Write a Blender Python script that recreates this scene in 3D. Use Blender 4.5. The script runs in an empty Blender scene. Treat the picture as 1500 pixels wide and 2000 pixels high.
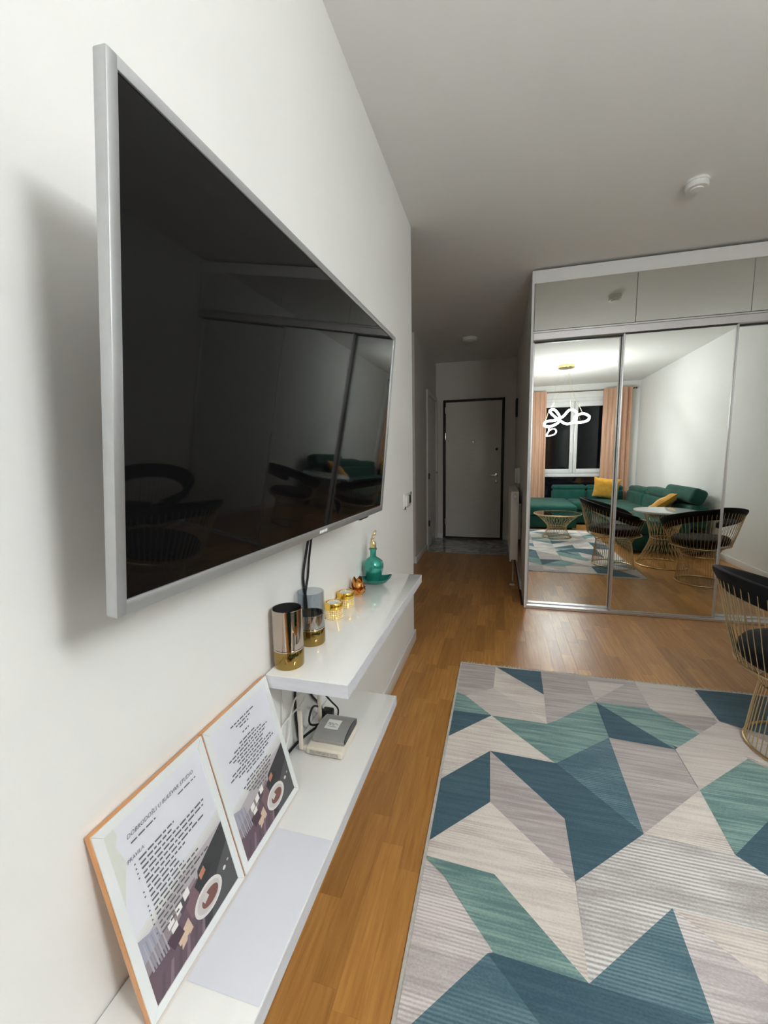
import bpy, bmesh, math, random
from mathutils import Vector, Matrix, Quaternion

SC = bpy.context.scene
COL = SC.collection
PI = math.pi
random.seed(7)

# ------------------------------------------------------------------ camera
# axes: x = away from the television wall, y = along it towards the entrance door, z = up
cam_d = bpy.data.cameras.new('camera')
cam = bpy.data.objects.new('camera', cam_d)
COL.objects.link(cam)
cam_d.sensor_fit = 'VERTICAL'
cam_d.sensor_height = 36.0
cam_d.lens = 816.51 * 36.0 / 2000.0
cam_d.clip_start = 0.02
Rv = Vector((0.96393547, 0.26561286, -0.01667996))
Uv = Vector((-0.01753052, 0.12590853, 0.99188695))
Fv = Vector((-0.26555807, 0.95582261, -0.12602403))
m = Matrix((Rv, Uv, -Fv)).transposed().to_4x4()
m.translation = (0.531, 0.0, 1.2)
cam.matrix_world = m
SC.camera = cam

# ------------------------------------------------------------------ world (night outside) and exposure
w = bpy.data.worlds.new('night'); SC.world = w
w.use_nodes = True
w.node_tree.nodes['Background'].inputs[0].default_value = (0.0006, 0.0007, 0.0010, 1)
w.node_tree.nodes['Background'].inputs[1].default_value = 1.0
vs = SC.view_settings
vs.view_transform = 'Standard'
vs.look = 'None'
vs.gamma = 1.0
vs.use_curve_mapping = False
vs.exposure = 2.82
LAMP_RADIANCE = 14.0
SC.cycles.use_denoising = True
SC.cycles.max_bounces = 9
SC.cycles.diffuse_bounces = 5
SC.cycles.glossy_bounces = 5
SC.cycles.transmission_bounces = 8
SC.cycles.sample_clamp_indirect = 10.0
SC.cycles.blur_glossy = 0.1
SC.cycles.use_light_tree = False
SC.cycles.adaptive_threshold = 0.02

# ------------------------------------------------------------------ dimensions
H = 2.55            # ceiling
YC = 2.606          # end of the television wall
YW = 3.402          # wardrobe front
XW = 0.734          # wardrobe left side
YB = 6.227          # back wall with the entrance door
XHL = -0.385        # hall wall on the left
XHR = 0.735         # hall wall on the right
XR = 2.98           # right wall
YN = -2.0           # window wall

# ------------------------------------------------------------------ mesh helpers
class MB:
    def __init__(self):
        self.v = []; self.f = []; self.m = []
    def add(self, vs, fs, mat=0, M=None):
        o = len(self.v)
        if M is not None:
            vs = [M @ Vector(p) for p in vs]
        self.v += [tuple(p) for p in vs]
        self.f += [tuple(o + i for i in f) for f in fs]
        self.m += [mat] * len(fs)
        return self
    def box(self, lo, hi, mat=0, M=None):
        x0, y0, z0 = lo; x1, y1, z1 = hi
        vs = [(x0,y0,z0),(x1,y0,z0),(x1,y1,z0),(x0,y1,z0),(x0,y0,z1),(x1,y0,z1),(x1,y1,z1),(x0,y1,z1)]
        fs = [(0,3,2,1),(4,5,6,7),(0,1,5,4),(1,2,6,5),(2,3,7,6),(3,0,4,7)]
        return self.add(vs, fs, mat, M)
    def rbox(self, lo, hi, r=0.004, seg=2, mat=0, M=None):
        bm = bmesh.new()
        bmesh.ops.create_cube(bm, size=1.0)
        for v in bm.verts:
            v.co = Vector([(lo[i] + hi[i]) / 2 + v.co[i] * (hi[i] - lo[i]) for i in range(3)])
        r = min(r, 0.49 * min(hi[i] - lo[i] for i in range(3)))
        bmesh.ops.bevel(bm, geom=list(bm.edges), offset=r, segments=seg, profile=0.5, affect='EDGES')
        bm.verts.index_update()
        self.add([v.co.copy() for v in bm.verts], [[v.index for v in f.verts] for f in bm.faces], mat, M)
        bm.free()
        return self
    def tube(self, pts, r, n=8, closed=False, mat=0, M=None, flat=1.0):
        P = [Vector(p) for p in pts]; k = len(P)
        T = []
        for i in range(k):
            a = P[(i - 1) % k] if (closed or i > 0) else P[i]
            b = P[(i + 1) % k] if (closed or i < k - 1) else P[i]
            T.append((b - a).normalized())
        N = T[0].orthogonal().normalized()
        fr = []
        for i in range(k):
            if i:
                ax = T[i - 1].cross(T[i])
                if ax.length > 1e-8:
                    N = Quaternion(ax.normalized(), T[i - 1].angle(T[i])) @ N
            N = (N - T[i] * N.dot(T[i])).normalized()
            fr.append((N.copy(), T[i].cross(N)))
        vs = []
        for i in range(k):
            rr = r[i] if isinstance(r, (list, tuple)) else r
            for j in range(n):
                a = 2 * PI * j / n
                vs.append(P[i] + fr[i][0] * math.cos(a) * rr + fr[i][1] * math.sin(a) * rr * flat)
        fs = []
        for i in range(k if closed else k - 1):
            i2 = (i + 1) % k
            for j in range(n):
                j2 = (j + 1) % n
                fs.append((i*n + j, i*n + j2, i2*n + j2, i2*n + j))
        if not closed:
            fs.append(tuple(reversed(range(n)))); fs.append(tuple((k-1)*n + j for j in range(n)))
        return self.add(vs, fs, mat, M)
    def lathe(self, prof, n=32, c=(0,0,0), mat=0, M=None):
        vs = []; fs = []; rows = []
        for (r, z) in prof:
            if r < 1e-6:
                rows.append([len(vs)]); vs.append((c[0], c[1], c[2] + z))
            else:
                rows.append(list(range(len(vs), len(vs) + n)))
                for j in range(n):
                    a = 2 * PI * j / n
                    vs.append((c[0] + r*math.cos(a), c[1] + r*math.sin(a), c[2] + z))
        for a, b in zip(rows, rows[1:]):
            for j in range(n):
                j2 = (j + 1) % n
                if len(a) == 1 and len(b) == 1: continue
                if len(a) == 1: fs.append((a[0], b[j2], b[j]))
                elif len(b) == 1: fs.append((a[j], a[j2], b[0]))
                else: fs.append((a[j], a[j2], b[j2], b[j]))
        return self.add(vs, fs, mat, M)
    def grid(self, fn, nu, nv, mat=0, closed_u=False):
        vs = [fn(i / (nu if closed_u else nu - 1), j / (nv - 1)) for i in range(nu) for j in range(nv)]
        fs = []
        for i in range(nu if closed_u else nu - 1):
            i2 = (i + 1) % nu
            for j in range(nv - 1):
                fs.append((i*nv + j, i2*nv + j, i2*nv + j + 1, i*nv + j + 1))
        return self.add(vs, fs, mat)
    def mesh(self, name, mats, origin=(0,0,0), smooth=35):
        me = bpy.data.meshes.new(name)
        o = Vector(origin)
        me.from_pydata([Vector(p) - o for p in self.v], [], self.f)
        for mt in (mats if isinstance(mats, (list, tuple)) else [mats]):
            me.materials.append(mt)
        me.polygons.foreach_set('material_index', self.m)
        me.update()
        if smooth:
            me.polygons.foreach_set('use_smooth', [True] * len(me.polygons))
            me.set_sharp_from_angle(angle=math.radians(smooth))
        return me

def link(name, me, parent=None, loc=(0,0,0)):
    o = bpy.data.objects.new(name, me)
    COL.objects.link(o)
    if parent is not None:
        o.parent = parent
    o.location = loc
    return o
def tag(o, label=None, cat=None, group=None, kind=None):
    if label: o['label'] = label
    if cat: o['category'] = cat
    if group: o['group'] = group
    if kind: o['kind'] = kind
    return o
def thing(name, label, cat, loc=(0,0,0), group=None):
    o = bpy.data.objects.new(name, None)
    o.empty_display_size = 0.05
    COL.objects.link(o); o.location = loc
    return tag(o, label, cat, group)
def base_of(o):
    b = Vector((0,0,0))
    while o is not None:
        b += o.location; o = o.parent
    return b
def part(name, mb, mats, parent, smooth=35, kind=None, label=None):
    """world-space mesh data becomes a child of parent (parents are never rotated while building)"""
    o = link(name, mb.mesh(name, mats, base_of(parent), smooth), parent)
    if kind: o['kind'] = kind
    if label: o['label'] = label
    return o
def solo(name, mb, mats, label, cat, origin=(0,0,0), group=None, smooth=35):
    o = link(name, mb.mesh(name, mats, origin, smooth), None, origin)
    return tag(o, label, cat, group)
def struct(name, mb, mats, smooth=None):
    o = link(name, mb.mesh(name, mats, (0,0,0), smooth))
    o['kind'] = 'structure'
    return o
def copy_tree(o, parent=None):
    c = o.copy(); COL.objects.link(c)
    c.parent = parent
    for ch in list(o.children):
        copy_tree(ch, c)
    return c

def spline(pts, n=8, closed=False):
    P = [Vector(p) for p in pts]; k = len(P); out = []
    for i in range(k if closed else k - 1):
        p0 = P[(i-1) % k] if closed else P[max(i-1, 0)]
        p1 = P[i]; p2 = P[(i+1) % k]
        p3 = P[(i+2) % k] if closed else P[min(i+2, k-1)]
        for s in range(n):
            t = s / n
            out.append(0.5*((2*p1) + (p2-p0)*t + (2*p0-5*p1+4*p2-p3)*t*t + (3*p1-p0-3*p2+p3)*t**3))
    if not closed: out.append(P[-1])
    return out

# ------------------------------------------------------------------ materials
def mat(name, color, rough=0.5, metal=0.0, spec=0.5, noise=None, bump=None, coat=0.0, trans=0.0, ior=1.45, emit=None, sheen=0.0, aniso=0.0, coat_rough=0.03):
    m = bpy.data.materials.new(name); m.use_nodes = True
    nt = m.node_tree; b = nt.nodes['Principled BSDF']
    b.inputs['Base Color'].default_value = (*color, 1)
    b.inputs['Roughness'].default_value = rough
    b.inputs['Metallic'].default_value = metal
    b.inputs['Specular IOR Level'].default_value = spec
    b.inputs['Coat Weight'].default_value = coat
    b.inputs['Coat Roughness'].default_value = coat_rough
    b.inputs['Transmission Weight'].default_value = trans
    b.inputs['IOR'].default_value = ior
    b.inputs['Sheen Weight'].default_value = sheen
    b.inputs['Anisotropic'].default_value = aniso
    if emit:
        b.inputs['Emission Color'].default_value = (*emit[0], 1)
        b.inputs['Emission Strength'].default_value = emit[1]
    if noise or bump:
        tc = nt.nodes.new('ShaderNodeTexCoord')
    if noise:      # (scale, amount, stretch)
        sc, amt, st = noise
        mp = nt.nodes.new('ShaderNodeMapping'); mp.inputs['Scale'].default_value = st
        nz = nt.nodes.new('ShaderNodeTexNoise'); nz.inputs['Scale'].default_value = sc; nz.inputs['Detail'].default_value = 4
        nt.links.new(tc.outputs['Object'], mp.inputs[0]); nt.links.new(mp.outputs[0], nz.inputs['Vector'])
        rp = nt.nodes.new('ShaderNodeValToRGB')
        rp.color_ramp.elements[0].position = 0.3; rp.color_ramp.elements[1].position = 0.7
        rp.color_ramp.elements[0].color = (*[c*(1-amt) for c in color], 1)
        rp.color_ramp.elements[1].color = (*[min(1, c*(1+amt)) for c in color], 1)
        nt.links.new(nz.outputs['Fac'], rp.inputs[0]); nt.links.new(rp.outputs[0], b.inputs['Base Color'])
    if bump:       # (scale, strength, distance)
        sc, stg, dist = bump
        nz2 = nt.nodes.new('ShaderNodeTexNoise'); nz2.inputs['Scale'].default_value = sc; nz2.inputs['Detail'].default_value = 3
        bp = nt.nodes.new('ShaderNodeBump'); bp.inputs['Strength'].default_value = stg; bp.inputs['Distance'].default_value = dist
        nt.links.new(tc.outputs['Object'], nz2.inputs['Vector'])
        nt.links.new(nz2.outputs['Fac'], bp.inputs['Height']); nt.links.new(bp.outputs[0], b.inputs['Normal'])
    return m

W_PAINT = mat('white_wall_paint', (0.84, 0.84, 0.825), 0.75, spec=0.25, noise=(1.6, 0.02, (1,1,1)), bump=(220, 0.12, 0.0006))
C_PAINT = mat('ceiling_paint', (0.82, 0.81, 0.79), 0.85, spec=0.2, bump=(180, 0.1, 0.0006))
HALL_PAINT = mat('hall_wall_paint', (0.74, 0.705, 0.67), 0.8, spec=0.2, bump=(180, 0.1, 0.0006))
SKIRT = mat('white_skirting', (0.80, 0.79, 0.77), 0.35, bump=(60, 0.05, 0.0005))
GLOSS = mat('gloss_white_board', (0.88, 0.88, 0.865), 0.06, coat=1.0, noise=(3, 0.012, (1,1,1)))
EDGE = mat('white_edge_band', (0.70, 0.71, 0.76), 0.3, noise=(14, 0.06, (1, 1, 4)))
def thin_glass(name, tint, dens, rough=0.0):
    m = bpy.data.materials.new(name); m.use_nodes = True
    nt = m.node_tree; nt.nodes.clear()
    out = nt.nodes.new('ShaderNodeOutputMaterial'); mx = nt.nodes.new('ShaderNodeMixShader')
    tr = nt.nodes.new('ShaderNodeBsdfTransparent'); tr.inputs[0].default_value = (*tint, 1)
    gl = nt.nodes.new('ShaderNodeBsdfGlossy'); gl.inputs['Roughness'].default_value = rough
    lw = nt.nodes.new('ShaderNodeLayerWeight'); lw.inputs['Blend'].default_value = 0.5
    pw = nt.nodes.new('ShaderNodeMath'); pw.operation = 'POWER'; pw.inputs[1].default_value = 4.5
    f0 = ((dens - 1) / (dens + 1)) ** 2
    ma = nt.nodes.new('ShaderNodeMath'); ma.operation = 'MULTIPLY_ADD'; ma.inputs[1].default_value = 1 - f0; ma.inputs[2].default_value = f0
    nt.links.new(lw.outputs['Facing'], pw.inputs[0]); nt.links.new(pw.outputs[0], ma.inputs[0])
    nt.links.new(ma.outputs[0], mx.inputs[0]); nt.links.new(tr.outputs[0], mx.inputs[1]); nt.links.new(gl.outputs[0], mx.inputs[2])
    nt.links.new(mx.outputs[0], out.inputs[0])
    return m
MIRROR = mat('mirror_silver', (0.80, 0.82, 0.79), 0.0, metal=1.0, noise=(2, 0.004, (1,1,1)))
ALU = mat('brushed_aluminium', (0.62, 0.61, 0.62), 0.32, metal=0.85, noise=(30, 0.05, (1,1,20)))
ALU_DARK = mat('dark_fitting_and_gap_shade', (0.03, 0.03, 0.03), 0.5, noise=(20, 0.1, (1,1,1)))
WARD_WHITE = mat('wardrobe_white_laminate', (0.74, 0.74, 0.735), 0.3, noise=(8, 0.02, (1,1,1)))
BLACK_PL = mat('black_plastic', (0.012, 0.012, 0.013), 0.4, bump=(200, 0.05, 0.0003))
BLACK_MATT = mat('black_frame_paint', (0.018, 0.015, 0.014), 0.45, noise=(20, 0.1, (1,1,1)))
WHITE_PL = mat('white_plastic', (0.78, 0.775, 0.75), 0.35, bump=(120, 0.04, 0.0003))
CREAM_PL = mat('cream_plastic', (0.76, 0.70, 0.60), 0.38, bump=(120, 0.04, 0.0003))
GOLD = mat('gold_metal', (0.80, 0.56, 0.22), 0.18, metal=1.0, noise=(20, 0.04, (1,1,1)))
GOLD_WIRE = mat('brass_wire', (0.62, 0.47, 0.27), 0.3, metal=1.0, noise=(30, 0.06, (1,1,1)))
CHROME = mat('chrome', (0.72, 0.70, 0.68), 0.12, metal=1.0, noise=(10, 0.02, (1,1,1)))

# ------------------------------------------------------------------ floor: oak strips
def plank_material(name, source):
    m = bpy.data.materials.new(name); m.use_nodes = True
    nt = m.node_tree; L = nt.links.new; b = nt.nodes['Principled BSDF']
    if source == 'object':
        oi = nt.nodes.new('ShaderNodeObjectInfo'); rnd = oi.outputs['Random']
    else:
        at = nt.nodes.new('ShaderNodeAttribute'); at.attribute_name = 'tone'; rnd = at.outputs['Fac']
    geo = nt.nodes.new('ShaderNodeNewGeometry')
    cmb = nt.nodes.new('ShaderNodeCombineXYZ')
    mul = nt.nodes.new('ShaderNodeMath'); mul.operation = 'MULTIPLY'; mul.inputs[1].default_value = 37.0
    L(rnd, mul.inputs[0]); L(mul.outputs[0], cmb.inputs[2]); L(mul.outputs[0], cmb.inputs[1])
    add = nt.nodes.new('ShaderNodeVectorMath'); add.operation = 'ADD'
    L(geo.outputs['Position'], add.inputs[0]); L(cmb.outputs[0], add.inputs[1])
    mp = nt.nodes.new('ShaderNodeMapping'); mp.inputs['Scale'].default_value = (55, 3.2, 3.2)
    L(add.outputs[0], mp.inputs[0])
    nz = nt.nodes.new('ShaderNodeTexNoise'); nz.inputs['Scale'].default_value = 1.6; nz.inputs['Detail'].default_value = 6; nz.inputs['Roughness'].default_value = 0.62
    L(mp.outputs[0], nz.inputs['Vector'])
    rp = nt.nodes.new('ShaderNodeValToRGB')
    rp.color_ramp.elements[0].position = 0.28; rp.color_ramp.elements[0].color = (0.40, 0.172, 0.038, 1)
    rp.color_ramp.elements[1].position = 0.72; rp.color_ramp.elements[1].color = (0.60, 0.305, 0.085, 1)
    L(nz.outputs['Fac'], rp.inputs[0])
    tone = nt.nodes.new('ShaderNodeValToRGB')
    tone.color_ramp.elements[0].color = (0.76, 0.73, 0.70, 1); tone.color_ramp.elements[1].color = (1.14, 1.13, 1.12, 1)
    L(rnd, tone.inputs[0])
    mx = nt.nodes.new('ShaderNodeMix'); mx.data_type = 'RGBA'; mx.blend_type = 'MULTIPLY'; mx.inputs['Factor'].default_value = 1.0
    L(rp.outputs[0], mx.inputs['A']); L(tone.outputs[0], mx.inputs['B']); L(mx.outputs['Result'], b.inputs['Base Color'])
    b.inputs['Roughness'].default_value = 0.30
    b.inputs['Specular IOR Level'].default_value = 0.5
    mp2 = nt.nodes.new('ShaderNodeMapping'); mp2.inputs['Scale'].default_value = (90, 45, 45)
    L(geo.outputs['Position'], mp2.inputs[0])
    nz2 = nt.nodes.new('ShaderNodeTexNoise'); nz2.inputs['Scale'].default_value = 2.2; nz2.inputs['Detail'].default_value = 4
    L(mp2.outputs[0], nz2.inputs['Vector'])
    bp = nt.nodes.new('ShaderNodeBump'); bp.inputs['Strength'].default_value = 0.30; bp.inputs['Distance'].default_value = 0.0012
    L(nz2.outputs['Fac'], bp.inputs['Height']); L(bp.outputs[0], b.inputs['Normal'])
    return m
OAK = plank_material('oak_strip', 'object')
OAK_STUFF = plank_material('oak_strip_far', 'attribute')
SUB = mat('screed', (0.10, 0.06, 0.035), 0.9, noise=(5, 0.2, (1,1,1)))

fl = MB().box((-1.32, YN - 0.12, -0.10), (XR + 0.12, YB + 0.12, -0.012))
floor = struct('floor', fl, SUB)
def plank_mesh(wd, ln):
    mb = MB(); g = 0.00008; c = 0.0002
    x, y = wd/2 - g, ln/2 - g
    vs = [(-x,-y,-0.012),(x,-y,-0.012),(x,y,-0.012),(-x,y,-0.012),(-x,-y,-c),(x,-y,-c),(x,y,-c),(-x,y,-c),
          (-x+c,-y+c,0),(x-c,-y+c,0),(x-c,y-c,0),(-x+c,y-c,0)]
    fs = [(0,1,5,4),(1,2,6,5),(2,3,7,6),(3,0,4,7),(4,5,9,8),(5,6,10,9),(6,7,11,10),(7,4,8,11),(8,9,10,11)]
    return mb.add(vs, fs)
PW = 0.065
planks = []
for i in range(-18, int(XR / PW) + 1):
    xa, xb = i*PW, min((i+1)*PW, XR)
    xm = (xa + xb) / 2
    if xm < 0: y0, y1 = YC, 5.25
    elif xm < XHR: y0, y1 = YN, 5.25
    else: y0, y1 = YN, 3.46
    y = y0 - random.uniform(0, 0.4)
    while y < y1:
        ln = random.choice((0.36, 0.42, 0.48))
        a, b = max(y, y0), min(y + ln, y1)
        if b - a > 0.02: planks.append((xm, (a+b)/2, round(xb-xa, 4), round(b-a, 4)))
        y += ln
def plank_rank(p):
    x, y, wd, ln = p
    hidden = (0.36 < x < 1.9 and y + ln/2 < 2.33) or y < 0.5 or (x < 0.2 and y < 1.0) or (y > YC and x < -0.46) or (x > XW + 0.03 and y - ln/2 > YW + 0.02)
    return (hidden, math.hypot(x - 0.53, y))
planks.sort(key=plank_rank)
cache = {}
for (x, y, wd, ln) in planks[:296]:
    key = (wd, ln)
    if key not in cache: cache[key] = plank_mesh(wd, ln).mesh('plank', OAK, smooth=None)
    link('plank', cache[key], floor, (x, y, 0))
mb = MB(); tones = []
for (x, y, wd, ln) in planks[296:]:
    pm = plank_mesh(wd, ln)
    mb.add(pm.v, pm.f, 0, Matrix.Translation((x, y, 0)))
    tones += [random.random()] * len(pm.v)
me = mb.mesh('plank_field', OAK_STUFF, smooth=None)
at = me.attributes.new('tone', 'FLOAT', 'POINT'); at.data.foreach_set('value', tones)
pf = link('plank_field', me, floor); pf['kind'] = 'stuff'

# marble tiles by the entrance door
def marble():
    m = mat('grey_marble', (0.46, 0.47, 0.46), 0.12)
    nt = m.node_tree; L = nt.links.new; b = nt.nodes['Principled BSDF']
    tc = nt.nodes.new('ShaderNodeNewGeometry')
    nz = nt.nodes.new('ShaderNodeTexNoise'); nz.inputs['Scale'].default_value = 3.5; nz.inputs['Detail'].default_value = 8; nz.inputs['Distortion'].default_value = 1.6
    L(tc.outputs['Position'], nz.inputs['Vector'])
    rp = nt.nodes.new('ShaderNodeValToRGB')
    e = rp.color_ramp.elements
    e[0].position = 0.40; e[0].color = (0.52, 0.53, 0.52, 1)
    e[1].position = 0.62; e[1].color = (0.48, 0.49, 0.48, 1)
    k = rp.color_ramp.elements.new(0.52); k.color = (0.25, 0.26, 0.26, 1)
    L(nz.outputs['Fac'], rp.inputs[0]); L(rp.outputs[0], b.inputs['Base Color'])
    return m
MARBLE = marble()
tx = [XHL - 0.12, -0.26, 0.30, XHR + 0.02]
for a, b in zip(tx, tx[1:]):
    for c, d in ((5.252, 5.84), (5.842, YB)):
        link('floor_tile', MB().rbox((a + 0.001, c, -0.012), (b - 0.001, d, 0.001), 0.001, 1).mesh('floor_tile', MARBLE), floor)

# ------------------------------------------------------------------ walls, ceiling
struct('ceiling', MB().box((-1.32, YN - 0.12, H), (XR + 0.12, YB + 0.12, H + 0.1)), C_PAINT)
struct('wall_left', MB().box((-0.12, YN, 0), (0, YC, H)), W_PAINT)
struct('wall_recess_front', MB().box((-1.2, YC - 0.12, 0), (-0.12, YC, H)), HALL_PAINT)
struct('wall_recess_left', MB().box((-1.32, YC - 0.12, 0), (-1.2, 4.75, H)), HALL_PAINT)
struct('wall_recess_back', MB().box((-1.2, 4.632, 0), (XHL, 4.752, H)), HALL_PAINT)
struct('wall_hall_left', MB().box((XHL - 0.12, 4.752, 0), (XHL, YB, H)), HALL_PAINT)
struct('wall_back', MB().box((XHL - 0.12, YB, 0), (XHR + 0.12, YB + 0.12, H)), HALL_PAINT)
struct('wall_hall_right', MB().box((XHR, 3.87, 0), (XHR + 0.12, YB, H)), HALL_PAINT)
struct('wall_wardrobe', MB().box((XHR + 0.12, 3.87, 0), (XR, 3.99, H)), W_PAINT)
struct('wall_right', MB().box((XR, YN - 0.12, 0), (XR + 0.12, 3.99, H)), W_PAINT)
OX0, OX1, OZ0, OZ1 = 1.15, 2.65, 0.05, 2.30
mb = MB().box((-0.12, YN - 0.12, 0), (OX0, YN, H)).box((OX1, YN - 0.12, 0), (XR, YN, H))
mb.box((OX0, YN - 0.12, 0), (OX1, YN, OZ0)).box((OX0, YN - 0.12, OZ1), (OX1, YN, H))
struct('wall_window', mb, W_PAINT)

def skirting(name, lo, hi):
    struct(name, MB().rbox(lo, hi, 0.004, 2), SKIRT, 40)
BH, BT = 0.074, 0.013
skirting('baseboard_left', (0, YN, 0), (BT, YC + BT, BH))
skirting('baseboard_end', (-0.12, YC, 0), (0.0, YC + BT, BH))
skirting('baseboard_hall_left', (XHL, 4.632, 0), (XHL + BT, 5.36, BH))
skirting('baseboard_recess', (-1.2, 4.632 - BT, 0), (XHL + BT, 4.632, BH))
skirting('baseboard_back', (XHL, YB - BT, 0), (-0.285, YB, BH))
skirting('baseboard_back_right', (0.60, YB - BT, 0), (XHR, YB, BH))
skirting('baseboard_hall_right', (XHR - BT, 3.87, 0), (XHR, YB - BT, BH))
skirting('baseboard_right', (XR - BT, YN, 0), (XR, YW, BH))

# ------------------------------------------------------------------ entrance door
DOOR_W = mat('door_panel_white', (0.72, 0.70, 0.66), 0.32, noise=(12, 0.03, (1,1,6)))
TRIM_W = mat('door_trim_white', (0.70, 0.68, 0.65), 0.35, noise=(12, 0.03, (1,1,6)))
d1 = thing('door_1', None, None, (0.153, YB, 0)); d1['kind'] = 'structure'
yb = YB
fr = MB()
fr.rbox((-0.275, yb - 0.035, 0.01), (-0.240, yb - 0.001, 2.022), 0.003).rbox((0.547, yb - 0.035, 0.01), (0.582, yb - 0.001, 2.022), 0.003)
fr.rbox((-0.240, yb - 0.035, 1.988), (0.547, yb - 0.001, 2.022), 0.003).rbox((-0.240, yb - 0.035, 0.01), (0.547, yb - 0.001, 0.036), 0.003)
part('door_frame', fr, BLACK_MATT, d1)
part('door_panel', MB().rbox((-0.236, yb - 0.045, 0.038), (0.538, yb - 0.008, 1.986), 0.004), DOOR_W, d1)
part('door_edge', MB().rbox((0.538, yb - 0.046, 0.038), (0.545, yb - 0.010, 1.986), 0.002), TRIM_W, d1)
hd = MB().lathe([(0, 0), (0.024, 0), (0.024, 0.008), (0.010, 0.010), (0.010, 0.045), (0, 0.046)], 20, (0,0,0), 0, Matrix.Translation((0.478, yb - 0.046, 0.945)) @ Matrix.Rotation(PI/2, 4, 'X'))
hd.tube([(0.478, yb - 0.088, 0.945), (0.43, yb - 0.090, 0.945), (0.385, yb - 0.086, 0.943)], 0.009, 10)
part('door_handle', hd, CHROME, d1)
part('lock_rose', MB().lathe([(0,0),(0.022,0),(0.022,0.008),(0.012,0.012),(0,0.012)], 18, (0,0,0), 0, Matrix.Translation((0.482, yb - 0.046, 0.853)) @ Matrix.Rotation(PI/2, 4, 'X')), CHROME, d1)
part('upper_lock', MB().lathe([(0,0),(0.018,0),(0.018,0.008),(0.009,0.012),(0,0.012)], 18, (0,0,0), 0, Matrix.Translation((0.483, yb - 0.046, 1.312)) @ Matrix.Rotation(PI/2, 4, 'X')), ALU_DARK, d1)
part('peephole', MB().lathe([(0,0),(0.012,0),(0.012,0.006),(0,0.008)], 14, (0,0,0), 0, Matrix.Translation((0.15, yb - 0.046, 1.42)) @ Matrix.Rotation(PI/2, 4, 'X')), CHROME, d1)
for z in (0.22, 1.46, 1.83):
    part('hinge', MB().lathe([(0,0),(0.010,0),(0.010,0.09),(0,0.09)], 12, (-0.238, yb - 0.050, z)), CHROME, d1)
# bathroom door in the left hall wall
d2 = thing('door_2', None, None, (XHL, 5.78, 0)); d2['kind'] = 'structure'
x0 = XHL + 0.001
fr = MB().rbox((x0, 5.37, 0.002), (x0 + 0.022, 5.435, 2.064), 0.003).rbox((x0, 6.13, 0.002), (x0 + 0.022, 6.195, 2.064), 0.003).rbox((x0, 5.435, 2.0), (x0 + 0.022, 6.13, 2.064), 0.003)
part('door_frame', fr, TRIM_W, d2)
part('door_leaf', MB().rbox((x0, 5.437, 0.008), (x0 + 0.008, 6.128, 1.998), 0.002), DOOR_W, d2)
for z in (0.35, 0.97):
    part('hinge', MB().lathe([(0,0),(0.011,0),(0.011,0.075),(0,0.075)], 12, (x0 + 0.030, 5.40, z - 0.04)), ALU_DARK, d2)
part('door_handle', MB().tube([(x0 + 0.008, 6.05, 1.0), (x0 + 0.05, 6.05, 1.0), (x0 + 0.055, 5.95, 1.0)], 0.008, 8), CHROME, d2)

# ------------------------------------------------------------------ window
PVC = mat('white_window_frame', (0.80, 0.81, 0.82), 0.3, noise=(10, 0.02, (1,1,1)))
GLASS = thin_glass('window_glass', (0.80, 0.84, 0.86), 1.5)
win = thing('window_1', None, None, (1.9, YN, OZ0)); win['kind'] = 'structure'
ya, yb2 = YN - 0.075, YN - 0.01
f = MB()
f.rbox((OX0, ya, OZ0), (OX0 + 0.05, yb2, OZ1), 0.004).rbox((OX1 - 0.05, ya, OZ0), (OX1, yb2, OZ1), 0.004)
f.rbox((OX0 + 0.05, ya, OZ1 - 0.06), (OX1 - 0.05, yb2, OZ1), 0.004).rbox((OX0 + 0.05, ya, OZ0), (OX1 - 0.05, yb2, OZ0 + 0.05), 0.004)
f.rbox((OX0 + 0.05, ya, 0.79), (OX1 - 0.05, yb2, 0.86), 0.004)
part('window_frame', f, PVC, win)
for (a, b) in ((OX0 + 0.05, 1.897), (1.903, OX1 - 0.05)):
    s = MB(); z0, z1 = 0.862, OZ1 - 0.062; t = 0.062; yc, yd = ya + 0.01, yb2 + 0.014
    s.rbox((a, yc, z0), (a + t, yd, z1), 0.005).rbox((b - t, yc, z0), (b, yd, z1), 0.005)
    s.rbox((a + t, yc, z1 - t - 0.04), (b - t, yd, z1), 0.005).rbox((a + t, yc, z0), (b - t, yd, z0 + t + 0.02), 0.005)
    so = part('sash', s, PVC, win)
    part('pane', MB().box((a + t, -2.048, z0 + t), (b - t, -2.044, z1 - t)), GLASS, so, smooth=None)
    hx = b - t/2 if b < 1.95 else a + t/2
    part('window_handle', MB().rbox((hx - 0.012, yd, 1.20), (hx + 0.012, yd + 0.01, 1.27), 0.003).rbox((hx - 0.009, yd + 0.02, 1.13), (hx + 0.009, yd + 0.034, 1.25), 0.004).rbox((hx - 0.008, yd + 0.008, 1.225), (hx + 0.008, yd + 0.025, 1.245), 0.002), PVC, so)
part('lower_pane', MB().box((OX0 + 0.05, -2.048, OZ0 + 0.05), (OX1 - 0.05, -2.044, 0.79)), GLASS, win, smooth=None)

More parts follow.
